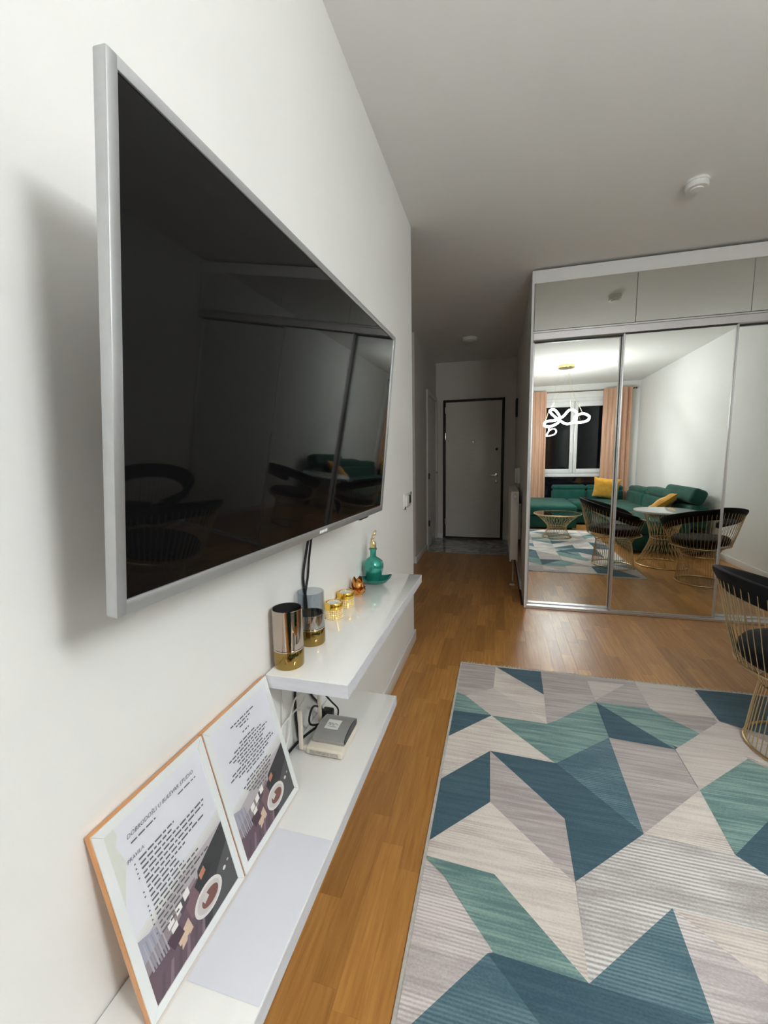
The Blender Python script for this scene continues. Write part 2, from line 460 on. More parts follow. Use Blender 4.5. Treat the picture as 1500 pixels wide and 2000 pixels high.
# ------------------------------------------------------------------ chandelier (the one lamp that is on)
LED = mat('led_tube', (0.9, 0.88, 0.82), 0.5, emit=((0.90, 0.94, 0.94), LAMP_RADIANCE))
CX, CY = 1.47, -0.11
ch = thing('chandelier', 'gold ceiling pendant with glowing white looped light tubes, seen in the mirror before the window', 'chandelier', (CX, CY, H))
part('canopy', MB().lathe([(0,0),(0.115,0),(0.118,-0.006),(0.118,-0.034),(0.112,-0.040),(0,-0.040)][::-1], 40, (CX, CY, H)), GOLD, ch)
def P(dx, dy, z): return (CX + dx, CY + dy, z)
loop = spline([P(-0.06,0.00,1.735), P(-0.16,-0.06,1.83), P(-0.21,-0.04,1.895), P(-0.15,0.03,1.90), P(-0.08,0.05,1.80), P(-0.09,0.02,1.71),
               P(-0.20,-0.02,1.655), P(-0.29,0.02,1.67), P(-0.27,0.12,1.72), P(-0.14,0.10,1.74), P(-0.02,0.00,1.80), P(0.08,-0.10,1.90),
               P(0.17,-0.08,1.87), P(0.16,0.04,1.76), P(0.10,0.14,1.70), P(0.20,0.16,1.69), P(0.31,0.08,1.72), P(0.345,-0.02,1.79),
               P(0.27,-0.12,1.84), P(0.17,-0.14,1.80), P(0.13,-0.06,1.71), P(0.02,0.04,1.685)], 10, True)
tb = part('light_tube', MB().tube(loop, 0.0155, 8, True), LED, ch)
for k, (i, a) in enumerate(((18, 0), (112, 1), (180, 2), (78, 3), (150, 4))):
    p = loop[i % len(loop)]; a = 2*PI*a/5
    part('suspension_wire', MB().tube([(CX + 0.085*math.cos(a), CY + 0.085*math.sin(a), H - 0.04), (p.x, p.y, p.z + 0.012)], 0.0012, 5), GOLD_WIRE, ch)

# ------------------------------------------------------------------ mirrored wardrobe
wd = thing('wardrobe', 'full-height wardrobe with sliding mirror doors and white frame beside the hallway', 'wardrobe', (XW, YW, 0))
WB = 3.865; WX1 = XR - 0.004; ZT = 2.532
part('side_panel', MB().rbox((XW, YW, 0.001), (XW + 0.018, WB, ZT), 0.0015, 1), WARD_WHITE, wd)
part('top_fascia', MB().rbox((XW + 0.018, YW, 2.443), (WX1, YW + 0.018, ZT), 0.0015, 1), WARD_WHITE, wd)
part('carcass_back', MB().box((XW + 0.018, WB - 0.012, 0.03), (WX1, WB, ZT)), WARD_WHITE, wd, smooth=None)
part('carcass_shelf', MB().box((XW + 0.018, YW + 0.10, 2.06), (WX1, WB - 0.012, 2.10)), WARD_WHITE, wd, smooth=None)
part('top_rail', MB().rbox((XW + 0.018, YW - 0.002, 2.0476), (WX1, YW + 0.095, 2.098), 0.002, 1).rbox((XW + 0.018, YW + 0.002, 2.100), (WX1, YW + 0.018, 2.112), 0.001, 1), ALU, wd)
part('bottom_track', MB().rbox((XW + 0.018, YW - 0.004, 0.001), (WX1, YW + 0.095, 0.022), 0.002, 1), ALU, wd)
ux = [XW + 0.020, 1.4197, 2.0902, 2.76, WX1]
for a, b in zip(ux, ux[1:]):
    o = part('upper_door', MB().box((a + 0.002, YW + 0.004, 2.115), (b - 0.002, YW + 0.020, 2.441)), WARD_WHITE, wd, smooth=None)
    part('mirror', MB().box((a + 0.002, YW + 0.0005, 2.115), (b - 0.002, YW + 0.0038, 2.441)), MIRROR, o, smooth=None)
def sliding_door(x0, x1, yf):
    z0, z1 = 0.024, 2.045
    o = part('sliding_door', MB().box((x0 + 0.012, yf + 0.006, z0), (x1 - 0.012, yf + 0.024, z1)), WARD_WHITE, wd, smooth=None)
    part('mirror', MB().box((x0 + 0.012, yf + 0.002, z0 + 0.006), (x1 - 0.012, yf + 0.0055, z1 - 0.006)), MIRROR, o, smooth=None)
    for (a, b) in ((x0, x0 + 0.012), (x1 - 0.012, x1)):
        part('stile', MB().rbox((a, yf - 0.008, z0), (b, yf + 0.030, z1), 0.002, 1), ALU, o)
    part('bottom_edge', MB().rbox((x0 + 0.012, yf - 0.002, z0), (x1 - 0.012, yf + 0.0015, z0 + 0.006), 0.0005, 1), ALU, o)
    part('top_gap_shade', MB().rbox((x0 + 0.012, yf - 0.002, z1 - 0.006), (x1 - 0.012, yf + 0.0015, z1), 0.0005, 1), ALU_DARK, o)  # dark strip painted in for the shadow gap under the top rail
sliding_door(XW + 0.020, 1.372, YW + 0.056)
sliding_door(1.352, 2.036, YW + 0.012)
sliding_door(2.016, WX1 - 0.002, YW + 0.056)

# ------------------------------------------------------------------ hallway fittings
RADW = mat('radiator_white', (0.72, 0.70, 0.67), 0.35, noise=(8, 0.02, (1,1,1)))
rx0, rx1, ry0, ry1, rz0, rz1 = 0.632, 0.705, 4.0, 4.95, 0.225, 0.885
rad = thing('radiator', 'white panel radiator mounted on the dim hallway wall behind the wardrobe', 'radiator', (0.67, 4.5, 0))
for (a, b) in ((rx0, rx0 + 0.016), (rx1 - 0.016, rx1)):
    p = MB().rbox((a, ry0, rz0), (b, ry1, rz1), 0.006, 2)
    for k in range(18):
        yk = ry0 + 0.05 + k * 0.05
        p.rbox((a - 0.003, yk, rz0 + 0.03), (a + 0.002, yk + 0.028, rz1 - 0.03), 0.002, 1)
    part('panel', p, RADW, rad)
part('end_cover', MB().rbox((rx0 + 0.002, ry0 - 0.004, rz0 + 0.02), (rx1 - 0.002, ry0 + 0.004, rz1 - 0.002), 0.004, 2), RADW, rad)
g = MB().rbox((rx0 + 0.01, ry0, rz1 - 0.012), (rx1 - 0.01, ry1, rz1 - 0.002), 0.002, 1)
part('top_grille', g, RADW, rad)
part('valve', MB().lathe([(0,0),(0.016,0),(0.019,0.02),(0.016,0.05),(0,0.052)], 16, (0,0,0), 0, Matrix.Translation((0.668, ry0 - 0.004, rz1 - 0.04)) @ Matrix.Rotation(PI/2, 4, 'X')), WHITE_PL, rad)
part('pipe', MB().tube([(0.662, ry0 + 0.03, rz0 + 0.02), (0.662, ry0 + 0.02, 0.15), (0.660, ry0 + 0.01, 0.002)], 0.0085, 10), CHROME, rad)
part('pipe_collar', MB().lathe([(0,0.012),(0.014,0.012),(0.026,0.004),(0.026,0.001)][::-1], 18, (0.660, ry0 + 0.01, 0.0)), WHITE_PL, rad)
for yk in (4.2, 4.75):
    part('bracket', MB().rbox((rx1 - 0.002, yk, 0.4), (XHR - 0.0005, yk + 0.03, 0.75), 0.002, 1), RADW, rad)

ic = thing('intercom', 'small white wall handset on the hallway wall above the radiator', 'intercom', (XHR, 4.55, 0.95))
part('body', MB().rbox((XHR - 0.032, 4.50, 0.925), (XHR - 0.0005, 4.60, 1.085), 0.006), WHITE_PL, ic)
part('handset', MB().rbox((XHR - 0.055, 4.51, 0.93), (XHR - 0.033, 4.545, 1.08), 0.008, 3), WHITE_PL, ic)
part('button_strip', MB().rbox((XHR - 0.034, 4.56, 0.95), (XHR - 0.0315, 4.59, 1.0), 0.001, 1), BLACK_PL, ic)
kp = thing('fuse_panel', 'narrow dark wall panel high on the right hallway wall near the entrance door', 'wall panel', (XHR, 5.66, 1.7))
part('box', MB().rbox((XHR - 0.022, 5.60, 1.70), (XHR - 0.0005, 5.73, 1.925), 0.003), BLACK_MATT, kp)
part('cover', MB().rbox((XHR - 0.027, 5.61, 1.71), (XHR - 0.0225, 5.72, 1.915), 0.002), BLACK_PL, kp)

hl = thing('ceiling_lamp', 'unlit round white lamp on the dark hallway ceiling before the entrance door', 'ceiling lamp', (0.17, 5.07, H))
part('base_ring', MB().lathe([(0,0),(0.085,0),(0.088,-0.012),(0.084,-0.018),(0,-0.018)][::-1], 32, (0.17, 5.07, H)), WHITE_PL, hl)
part('diffuser', MB().lathe([(0.080,-0.0185),(0.076,-0.030),(0.05,-0.040),(0,-0.043)][::-1], 32, (0.17, 5.07, H)), WHITE_PL, hl)
sd = thing('smoke_detector', 'round white smoke detector on the room ceiling before the wardrobe', 'smoke detector', (1.455, 2.62, H))
part('base_ring', MB().lathe([(0,0),(0.052,0),(0.054,-0.004),(0.054,-0.012),(0,-0.012)][::-1], 36, (1.455, 2.62, H)), WHITE_PL, sd)
part('housing', MB().lathe([(0.050,-0.0125),(0.051,-0.030),(0.046,-0.036),(0,-0.037)][::-1], 36, (1.455, 2.62, H)), WHITE_PL, sd)
part('sensor_grille', MB().lathe([(0.0,-0.0375),(0.030,-0.0375),(0.028,-0.042),(0,-0.043)][::-1], 28, (1.455, 2.62, H)), WHITE_PL, sd)

sk = thing('wall_socket', 'white double switch plate with a black key near the end of the television wall', 'socket', (0, 2.4, 0.955))
part('plate', MB().rbox((0.0005, 2.315, 0.912), (0.010, 2.495, 0.998), 0.004, 2), WHITE_PL, sk)
part('key', MB().rbox((0.0102, 2.330, 0.925), (0.020, 2.400, 0.985), 0.003, 2), WHITE_PL, sk)
part('black_key', MB().rbox((0.0102, 2.425, 0.935), (0.018, 2.470, 0.985), 0.003, 2), BLACK_PL, sk, label='black key')
for (a, b) in ((2.318, 0.913), (2.483, 0.989)):
    part('screw_cap', MB().lathe([(0,0),(0.009,0),(0.009,0.003),(0,0.004)], 12, (0,0,0), 0, Matrix.Translation((0.0101, a + 0.009, b + 0.003)) @ Matrix.Rotation(PI/2, 4, 'Y')), ALU_DARK, sk)

# ------------------------------------------------------------------ television
TVM = Matrix(((math.sin(0.028), math.sin(0.1)*math.cos(0.028), math.cos(0.1)*math.cos(0.028), 0.150),
              (math.cos(0.028), -math.sin(0.1)*math.sin(0.028), -math.cos(0.1)*math.sin(0.028), 0.328),
              (0.0, math.cos(0.1), -math.sin(0.1), 1.039),
              (0, 0, 0, 1)))
TW, TH = 0.93, 0.519
SILV = mat('silver_bezel', (0.50, 0.51, 0.52), 0.36, metal=0.75, noise=(60, 0.03, (1,1,1)))
SCREEN = mat('dark_screen_glass', (0.004, 0.004, 0.0045), 0.03, spec=0.46, noise=(4, 0.05, (1,1,1)))
tv = thing('television', 'large flat television with silver bezel and black screen tilted on the wall', 'television', (0.150, 0.80, 1.039))
bz = MB(); bl, br, bt, bb = 0.0125, 0.016, 0.012, 0.017
bz.rbox((0, 0, -0.0155), (bl, TH, 0), 0.0018, 2, 0, TVM).rbox((TW - br, 0, -0.0155), (TW, TH, 0), 0.0018, 2, 0, TVM)
bz.rbox((bl - 0.002, TH - bt, -0.0155), (TW - br + 0.002, TH, 0), 0.0018, 2, 0, TVM).rbox((bl - 0.002, 0, -0.0155), (TW - br + 0.002, bb, 0), 0.0018, 2, 0, TVM)
part('bezel', bz, SILV, tv)
part('screen', MB().box((bl - 0.001, bb - 0.001, -0.012), (TW - br + 0.001, TH - bt + 0.001, -0.0025), 0, TVM), SCREEN, tv, smooth=None)
part('back_cover', MB().rbox((0.012, 0.012, -0.030), (TW - 0.012, TH - 0.012, -0.0156), 0.006, 2, 0, TVM).rbox((0.16, 0.03, -0.058), (0.78, 0.36, -0.0301), 0.012, 2, 0, TVM), BLACK_PL, tv)
part('sensor', MB().rbox((0.745, -0.006, -0.016), (0.81, 0.001, -0.004), 0.002, 2, 0, TVM), BLACK_PL, tv)
lg = MB()
for k, (a, b) in enumerate(((0.0, 0.005), (0.008, 0.0125), (0.0155, 0.020), (0.023, 0.0275), (0.0305, 0.036))):
    lg.box((0.480 + a, 0.0055, 0.0001), (0.480 + b, 0.0115, 0.0008), 0, TVM)
part('maker_badge', lg, mat('badge_white', (0.85, 0.85, 0.85), 0.3, noise=(50, 0.02, (1,1,1))), tv, smooth=None)
mt = MB().rbox((0.0005, 0.62, 1.16), (0.012, 1.10, 1.42), 0.002, 1)
part('wall_plate', mt, BLACK_PL, tv)
for u in (0.32, 0.62):
    for v_ in (0.15, 0.31):
        q = TVM @ Vector((u, v_, -0.056))
        part('mount_arm', MB().tube([(0.010, q.y, q.z), (q.x, q.y, q.z)], 0.011, 8), BLACK_PL, tv)
cab = thing('television_cable', 'pair of black cables hanging from the television down behind the upper shelf', 'cable', (0.008, 1.04, 0.45))
part('cable', MB().tube(spline([(0.045,1.075,1.06),(0.020,1.062,1.0),(0.010,1.045,0.93),(0.0065,1.033,0.87),(0.0065,1.045,0.80),(0.0065,1.040,0.70),(0.0065,0.965,0.60),(0.0065,0.955,0.52),(0.0075,0.960,0.46),(0.009,0.965,0.434)], 8), 0.0038, 8), BLACK_PL, cab)
part('cable', MB().tube(spline([(0.045,1.083,1.06),(0.022,1.074,1.0),(0.011,1.068,0.93),(0.0065,1.062,0.87),(0.0066,1.036,0.80),(0.0065,1.052,0.70),(0.0065,1.02,0.60),(0.0065,1.05,0.52),(0.0075,1.10,0.46),(0.009,1.115,0.434)], 8), 0.0034, 8), BLACK_PL, cab)

# ------------------------------------------------------------------ wall shelves
SZ, TZ, SX = 0.707, 0.429, 0.2167
def shelf(name, label, x0, y0, y1, z1):
    t = thing(name, label, 'shelf', (0, (y0 + y1)/2, z1 - 0.033))
    part('board', MB().rbox((x0, y0 + 0.001, z1 - 0.032), (SX - 0.001, y1 - 0.001, z1), 0.0012, 2), GLOSS, t)
    part('edge_band', MB().rbox((SX - 0.001, y0, z1 - 0.0325), (SX, y1, z1 - 0.0012), 0.0004, 1), EDGE, t)
    part('end_band', MB().rbox((x0, y0, z1 - 0.0325), (SX - 0.001, y0 + 0.001, z1 - 0.0012), 0.0003, 1), EDGE, t)
    part('end_band', MB().rbox((x0, y1 - 0.001, z1 - 0.0325), (SX - 0.001, y1, z1 - 0.0012), 0.0003, 1), EDGE, t)
    for yk in ((y0 + 0.12), (y1 - 0.12)):
        part('wall_pin', MB().tube([(0.0, yk, z1 - 0.016), (x0 + 0.002, yk, z1 - 0.016)], 0.006, 8), ALU, t)
    return t
shelf('wall_shelf', 'gloss white floating shelf under the television, holding vases and candles', 0.013, 0.8097, 1.7157, SZ)
shelf('wall_shelf', 'lower gloss white floating shelf carrying two framed notices and the router', 0.003, -0.35, 1.2463, TZ)

# ------------------------------------------------------------------ things on the upper shelf
BRONZE = mat('bronze_mirror_glass', (0.50, 0.42, 0.36), 0.03, metal=1.0, noise=(6, 0.03, (1,1,1)))
BRONZE_IN = mat('dark_smoke_glass', (0.03, 0.028, 0.028), 0.06, noise=(6, 0.1, (1,1,1)))
OLIVE = mat('olive_gold_glass', (0.33, 0.225, 0.07), 0.05, metal=0.95, noise=(5, 0.06, (1,1,1)))
SMOKE = thin_glass('smoky_glass', (0.80, 0.83, 0.86), 1.55)
SMOKE_LOW = mat('silvered_smoke_glass', (0.42, 0.40, 0.38), 0.05, metal=0.9, noise=(6, 0.05, (1,1,1)))
def vase(cx, cy, label, smoky):
    r = 0.0365; hb = 0.043; ht = 0.143
    t = thing('vase', label, 'vase', (cx, cy, SZ))
    part('base', MB().lathe([(0,0),(r-0.002,0),(r,0.003),(r,hb-0.002),(r-0.001,hb),(0,hb)], 48, (cx,cy,SZ + 0.0003)), OLIVE, t)
    part('seam_ring', MB().lathe([(r-0.002,hb+0.0002),(r+0.0006,hb+0.001),(r+0.0006,hb+0.003),(r-0.002,hb+0.004)], 48, (cx,cy,SZ + 0.0003)), CHROME, t)
    z = SZ + 0.0003
    if smoky:
        part('glass', MB().lathe([(r,hb+0.040),(r,ht-0.001),(r-0.001,ht),(r-0.003,ht-0.001),(r-0.003,hb+0.040)], 48, (cx,cy,z)), SMOKE, t)
        part('silvered_glass', MB().lathe([(r-0.003,hb+0.0045),(r,hb+0.0045),(r,hb+0.0398),(r-0.003,hb+0.0398)], 48, (cx,cy,z)), SMOKE_LOW, t)
    else:
        part('glass', MB().lathe([(r-0.003,hb+0.0045),(r,hb+0.0045),(r,ht-0.001),(r-0.001,ht)], 48, (cx,cy,z)), BRONZE, t)
        part('inner_wall', MB().lathe([(r-0.001,ht),(r-0.003,ht-0.001),(r-0.0032,hb+0.006),(0,hb+0.006)], 48, (cx,cy,z)), BRONZE_IN, t)
    return t
vase(0.044, 0.868, 'bronze mirrored cylinder vase with gold base, nearest on the upper shelf', False)
vase(0.044, 0.997, 'smoky glass cylinder vase with gold base standing behind the bronze vase', True)

JAR_GOLD = mat('yellow_gold', (0.90, 0.58, 0.10), 0.14, metal=1.0, noise=(20, 0.04, (1,1,1)))
STUD = mat('pale_gold_stud', (0.90, 0.82, 0.60), 0.3, metal=0.3, noise=(40, 0.08, (1,1,1)))
LIDG = mat('silver_lid', (0.80, 0.79, 0.77), 0.15, metal=0.7, noise=(12, 0.1, (1,1,1)))
def jar(cx, cy, label):
    r = 0.0275
    t = thing('candle_jar', label, 'candle jar', (cx, cy, SZ), 'studded gold candle jars')
    z = SZ + 0.0003
    part('body', MB().lathe([(0,0),(r,0),(r,0.030),(0,0.030)], 40, (cx,cy,z)), JAR_GOLD, t)
    part('collar', MB().lathe([(r-0.004,0.0302),(r+0.001,0.0305),(r+0.0018,0.033),(r+0.0018,0.047),(r,0.050),(r-0.004,0.050),(r-0.004,0.046),(0,0.046)], 40, (cx,cy,z)), JAR_GOLD, t)
    part('candle_top', MB().lathe([(0,0.0462),(r-0.0045,0.0462),(r-0.006,0.049),(0.008,0.0505),(0,0.0505)], 32, (cx,cy,z)), LIDG, t)
    part('wick', MB().tube([(cx,cy,z+0.0505),(cx+0.001,cy,z+0.058)], 0.0012, 6), WHITE_PL, t)
    st = MB(); n = 30
    for row in range(5):
        for k in range(n):
            a = 2*PI*k/n
            M = Matrix.Translation((cx + r*math.cos(a), cy + r*math.sin(a), z + 0.0035 + row*0.0059)) @ Matrix.Rotation(a, 4, 'Z') @ Matrix.Rotation(PI/2, 4, 'Y')
            st.lathe([(0.0026,-0.0003),(0.0023,0.0016),(0,0.0026)], 6, (0,0,0), 0, M)
    part('stud_band', st, STUD, t, kind='stuff')
jar(0.034, 1.180, 'gold studded candle jar beside the smoky vase')
jar(0.034, 1.285, 'gold studded candle jar beside the copper lotus holder')

COPPER = mat('amber_copper', (0.72, 0.36, 0.10), 0.16, metal=0.9, noise=(10, 0.12, (1,1,1)))
lo = thing('lotus_candle_holder', 'small copper lotus-petal candle holder between gold jar and green dish', 'candle holder', (0.038, 1.40, SZ))
part('cup', MB().lathe([(0,0),(0.014,0),(0.017,0.004),(0.016,0.018),(0.013,0.018),(0.012,0.006),(0,0.005)], 24, (0.038,1.40,SZ + 0.0003)), COPPER, lo)
def petal(a, ln, wd_, tilt, z0, r0):
    def fn(u, v, side):
        s = math.sin(PI * min(1, u*0.92 + 0.08)) ** 0.8 * wd_ * (v - 0.5)
        rad = r0 + ln * (u * math.cos(tilt) - 0.25 * u * u) + 0.25 * abs(v - 0.5) * -wd_ * 0.6
        z = z0 + ln * (u * math.sin(tilt) + 0.15 * u * u) + side
        return (0.038 + rad*math.cos(a) - s*math.sin(a), 1.40 + rad*math.sin(a) + s*math.cos(a), z)
    m_ = MB()
    m_.grid(lambda u, v: fn(u, v, 0.0), 7, 5)
    m_.grid(lambda u, v: fn(u, v, 0.0012), 7, 5)
    return m_
for k in range(5):
    part('petal', petal(2*PI*k/5 + 0.2, 0.052, 0.034, 1.12, SZ + 0.012, 0.010), COPPER, lo)
for k in range(5):
    part('petal', petal(2*PI*k/5 + 0.8, 0.034, 0.034, 0.60, SZ + 0.004, 0.012), COPPER, lo)

TEAL_G = mat('green_glass', (0.03, 0.36, 0.28), 0.10, metal=0.55, spec=0.6, coat=1.0, noise=(9, 0.15, (1,1,1)))
dx_, dy_ = 0.062, 1.545
ds = thing('glass_dish', 'green glass leaf-shaped dish under the stoppered bottle', 'dish', (dx_, dy_, SZ))
dm = MB(); NU, NV = 40, 7
def dish(u, v, off):
    a = 2*PI*u
    ex = 0.066 * math.cos(a); ey = 0.044 * math.sin(a) * (1 - 0.25*abs(math.cos(a))**3)
    zz = (0.003 + 0.020 * v**2.2 + 0.012 * v**3 * abs(math.cos(a))**4) + off
    ca, sa = math.cos(0.45), math.sin(0.45)
    k = 0.35 + 0.65*v
    x_, y_ = ex*k, ey*k
    return (dx_ + max(-0.058, x_*ca - y_*sa), dy_ + x_*sa + y_*ca, SZ + zz)
dm.grid(lambda u, v: dish(u, v, -0.0025), NU, NV, 0, True)
dm.grid(lambda u, v: dish(u, v, 0.0005), NU, NV, 0, True)
o0 = len(dm.v)
dm.f.append(tuple(i*NV for i in range(NU))); dm.m.append(0)
dm.f.append(tuple(NU*NV + i*NV for i in range(NU))); dm.m.append(0)
for i in range(NU):
    j = (i+1) % NU
    dm.f.append((i*NV + NV-1, j*NV + NV-1, NU*NV + j*NV + NV-1, NU*NV + i*NV + NV-1)); dm.m.append(0)
part('bowl', dm, mat('deep_green_glass', (0.015, 0.20, 0.155), 0.06, spec=0.6, trans=0.35, ior=1.3, coat=0.8, noise=(9, 0.2, (1,1,1))), ds)
bt_ = thing('glass_bottle', 'green glass bottle with curled gold stopper standing in the leaf dish', 'bottle', (0.048, 1.565, SZ + 0.004))
bx_, by_, bz_ = 0.048, 1.565, SZ + 0.0038
part('body', MB().lathe([(0,0),(0.020,0),(0.025,0.003),(0.034,0.030),(0.0405,0.058),(0.041,0.070),(0.036,0.086),(0.022,0.097),(0.0125,0.103),(0.0115,0.115),(0.013,0.128),(0.017,0.134),(0.017,0.137),(0.013,0.137),(0.009,0.128),(0.009,0.105),(0.020,0.092),(0.034,0.082),(0.038,0.066),(0.030,0.030),(0.020,0.006),(0,0.005)], 40, (bx_,by_,bz_)), TEAL_G, bt_)
PALEGOLD = mat('pale_gold', (0.80, 0.66, 0.36), 0.25, metal=0.9, noise=(40, 0.12, (1,1,1)))
part('stopper', MB().lathe([(0,0.122),(0.0085,0.122),(0.0115,0.1375),(0.0125,0.139),(0.0125,0.160),(0.009,0.165),(0,0.166)], 24, (bx_,by_,bz_)), PALEGOLD, bt_)
part('finial', MB().tube(spline([(bx_-0.004,by_,bz_+0.163),(bx_-0.006,by_,bz_+0.174),(bx_+0.003,by_,bz_+0.178),(bx_-0.001,by_+0.003,bz_+0.187),(bx_+0.008,by_,bz_+0.192),(bx_+0.006,by_,bz_+0.201),(bx_+0.013,by_,bz_+0.207)], 6), 0.0042, 8), PALEGOLD, bt_)

# ------------------------------------------------------------------ router, box and cables on the lower shelf
rt = thing('router', 'cream wireless router with two upright antennas on the lower shelf', 'router', (0.10, 0.98, TZ))
part('body', MB().rbox((0.050, 0.918, TZ + 0.003), (0.154, 1.040, TZ + 0.024), 0.006, 3), CREAM_PL, rt)
part('vent_strip', MB().rbox((0.062, 0.9165, TZ + 0.009), (0.142, 0.9185, TZ + 0.018), 0.0006, 1), mat('vent_grey', (0.45, 0.42, 0.36), 0.5, noise=(200, 0.3, (1,1,1))), rt)
for (a, b) in ((0.06, 0.93), (0.145, 0.93), (0.06, 1.03), (0.145, 1.03)):
    part('foot', MB().lathe([(0,0),(0.005,0),(0.005,0.0035),(0,0.0035)], 10, (a, b, TZ + 0.0002)), BLACK_PL, rt)
part('antenna', MB().rbox((0.030, 0.920, TZ + 0.010), (0.042, 0.927, 0.553), 0.003, 3).rbox((0.040, 0.922, TZ + 0.008), (0.052, 0.934, TZ + 0.020), 0.003, 2), CREAM_PL, rt)
part('antenna', MB().rbox((0.030, 1.040, TZ + 0.010), (0.042, 1.047, 0.553), 0.003, 3).rbox((0.040, 1.030, TZ + 0.008), (0.052, 1.044, TZ + 0.020), 0.003, 2), CREAM_PL, rt)

SBOX = mat('silver_box_plastic', (0.42, 0.42, 0.42), 0.35, metal=0.5, noise=(80, 0.03, (1,1,1)))
sb = thing('set_top_box', 'curved silver box with a white sticker lying on the router', 'media box', (0.107, 0.99, TZ + 0.0245))
prof = []
ya_, yb_ = 0.938, 1.046; zb = TZ + 0.0248
for i in range(13):
    t_ = i/12; prof.append((ya_ + (yb_-ya_)*t_, zb + 0.013 + 0.014*math.sin(PI*t_)**0.6))
prof += [(yb_ - 0.004, zb), (ya_ + 0.004, zb)]
def extr(pr, x0, x1):
    n = len(pr)
    return MB().add([(x0, y, z) for y, z in pr] + [(x1, y, z) for y, z in pr],
                    [tuple(range(n-1, -1, -1)), tuple(range(n, 2*n))] + [(i, (i+1) % n, n + (i+1) % n, n + i) for i in range(n)])
part('shell', extr(prof, 0.063, 0.150), SBOX, sb)
cy_ = sum(p[0] for p in prof)/len(prof)
inner = [(0.992 + (y - 0.992)*0.93, zb + 0.012 + (z - zb - 0.012)*0.84) for y, z in prof]
part('side_vent', extr(inner, 0.1501, 0.1515), BLACK_PL, sb)
part('side_vent', extr(inner, 0.0615, 0.0629), BLACK_PL, sb)
zt = zb + 0.0272
part('sticker', MB().box((0.084, 0.965, zt - 0.0009), (0.122, 1.005, zt + 0.0001)), WHITE_PL, sb, smooth=None)
sc_ = MB(); INK = mat('grey_ink', (0.25, 0.25, 0.25), 0.6, noise=(30, 0.1, (1,1,1)))
sc_.tube(spline([(0.089, 0.984, zt + 0.0003), (0.093, 0.990, zt + 0.0003), (0.095, 0.980, zt + 0.0003), (0.100, 0.990, zt + 0.0003), (0.104, 0.980, zt + 0.0003), (0.109, 0.989, zt + 0.0003), (0.117, 0.984, zt + 0.0003)], 5), 0.0007, 5)
sc_.box((0.091, 0.974, zt + 0.00015), (0.115, 0.9755, zt + 0.0004))
part('scribble', sc_, INK, sb, smooth=None)
wc = thing('network_cable', 'thin white cable looping down the wall behind the framed notices', 'cable', (0.01, 0.93, TZ))
part('cable', MB().tube(spline([(0.008,1.06,0.60),(0.010,1.02,0.575),(0.012,0.985,0.560),(0.012,0.945,0.565),(0.014,0.915,0.54),(0.013,0.905,0.495),(0.012,0.885,0.47),(0.010,0.862,0.49),(0.012,0.87,0.53),(0.013,0.92,0.535),(0.016,0.97,0.535),(0.018,1.00,0.55)], 8), 0.0024, 7), WHITE_PL, wc)
part('cable', MB().tube(spline([(0.006,0.90,0.66),(0.006,0.89,0.60),(0.007,0.885,0.54),(0.006,0.89,0.48),(0.008,0.905,0.434)], 8), 0.0016, 6), WHITE_PL, wc)
bc = thing('power_cables', 'tangle of black power cables and plugs behind the router', 'cables', (0.03, 1.03, TZ))
part('plug', MB().rbox((0.030, 1.060, TZ + 0.002), (0.062, 1.092, TZ + 0.030), 0.004, 2), BLACK_PL, bc)
part('plug', MB().rbox((0.070, 1.055, TZ + 0.004), (0.088, 1.075, TZ + 0.018), 0.003, 2), BLACK_PL, bc)
part('cable', MB().tube(spline([(0.006,0.905,0.435),(0.010,0.95,0.434),(0.022,0.99,0.436),(0.036,1.03,0.436),(0.045,1.06,0.442)], 8), 0.0036, 8), BLACK_PL, bc)
part('cable', MB().tube(spline([(0.045,1.065,0.455),(0.034,1.05,0.480),(0.028,1.02,0.50),(0.030,0.99,0.49),(0.034,0.985,0.47),(0.046,1.01,0.455),(0.060,1.048,0.450)], 8), 0.0030, 8), BLACK_PL, bc)
part('cable', MB().tube(spline([(0.080,1.070,0.442),(0.070,1.10,0.45),(0.050,1.10,0.47),(0.036,1.085,0.50),(0.020,1.08,0.52),(0.008,1.09,0.56)], 8), 0.0026, 8), BLACK_PL, bc)

# ------------------------------------------------------------------ framed notices and loose sheet
COPPER_EDGE = mat('copper_frame_edge', (0.72, 0.36, 0.16), 0.28, metal=0.6, noise=(20, 0.1, (1,1,1)))
BORDER = mat('border_reflection_white', (0.80, 0.83, 0.84), 0.1, coat=0.6, noise=(5, 0.02, (1,1,1)))  # mirror strips: the ceiling's white reflection is put into the base colour
BROWN_BACK = mat('brown_hardboard', (0.13, 0.055, 0.03), 0.7, noise=(30, 0.2, (1,1,1)))
PAPER = mat('white_paper', (0.72, 0.735, 0.80), 0.7, noise=(20, 0.01, (1,1,1)))
PRINT = {}
def ink(col):
    k = tuple(col)
    if k not in PRINT: PRINT[k] = mat('print_ink_%d' % len(PRINT), col, 0.65, noise=(40, 0.03, (1,1,1)))
    return PRINT[k]
GREYINK = ink((0.13, 0.13, 0.14))
def text_geo(body, size, shear=0.0, align='LEFT'):
    cu = bpy.data.curves.new('lettering', 'FONT'); cu.body = body; cu.size = size; cu.shear = shear; cu.align_x = align; cu.resolution_u = 2
    ob = bpy.data.objects.new('lettering', cu); COL.objects.link(ob)
    dg = bpy.context.evaluated_depsgraph_get(); dg.update()
    ev = ob.evaluated_get(dg); me = ev.to_mesh()
    vs = [v.co.copy() for v in me.vertices]; fs = [tuple(p.vertices) for p in me.polygons]
    ev.to_mesh_clear(); bpy.data.objects.remove(ob); bpy.data.curves.remove(cu)
    return vs, fs
FWD, FHT = 0.216, 0.2836
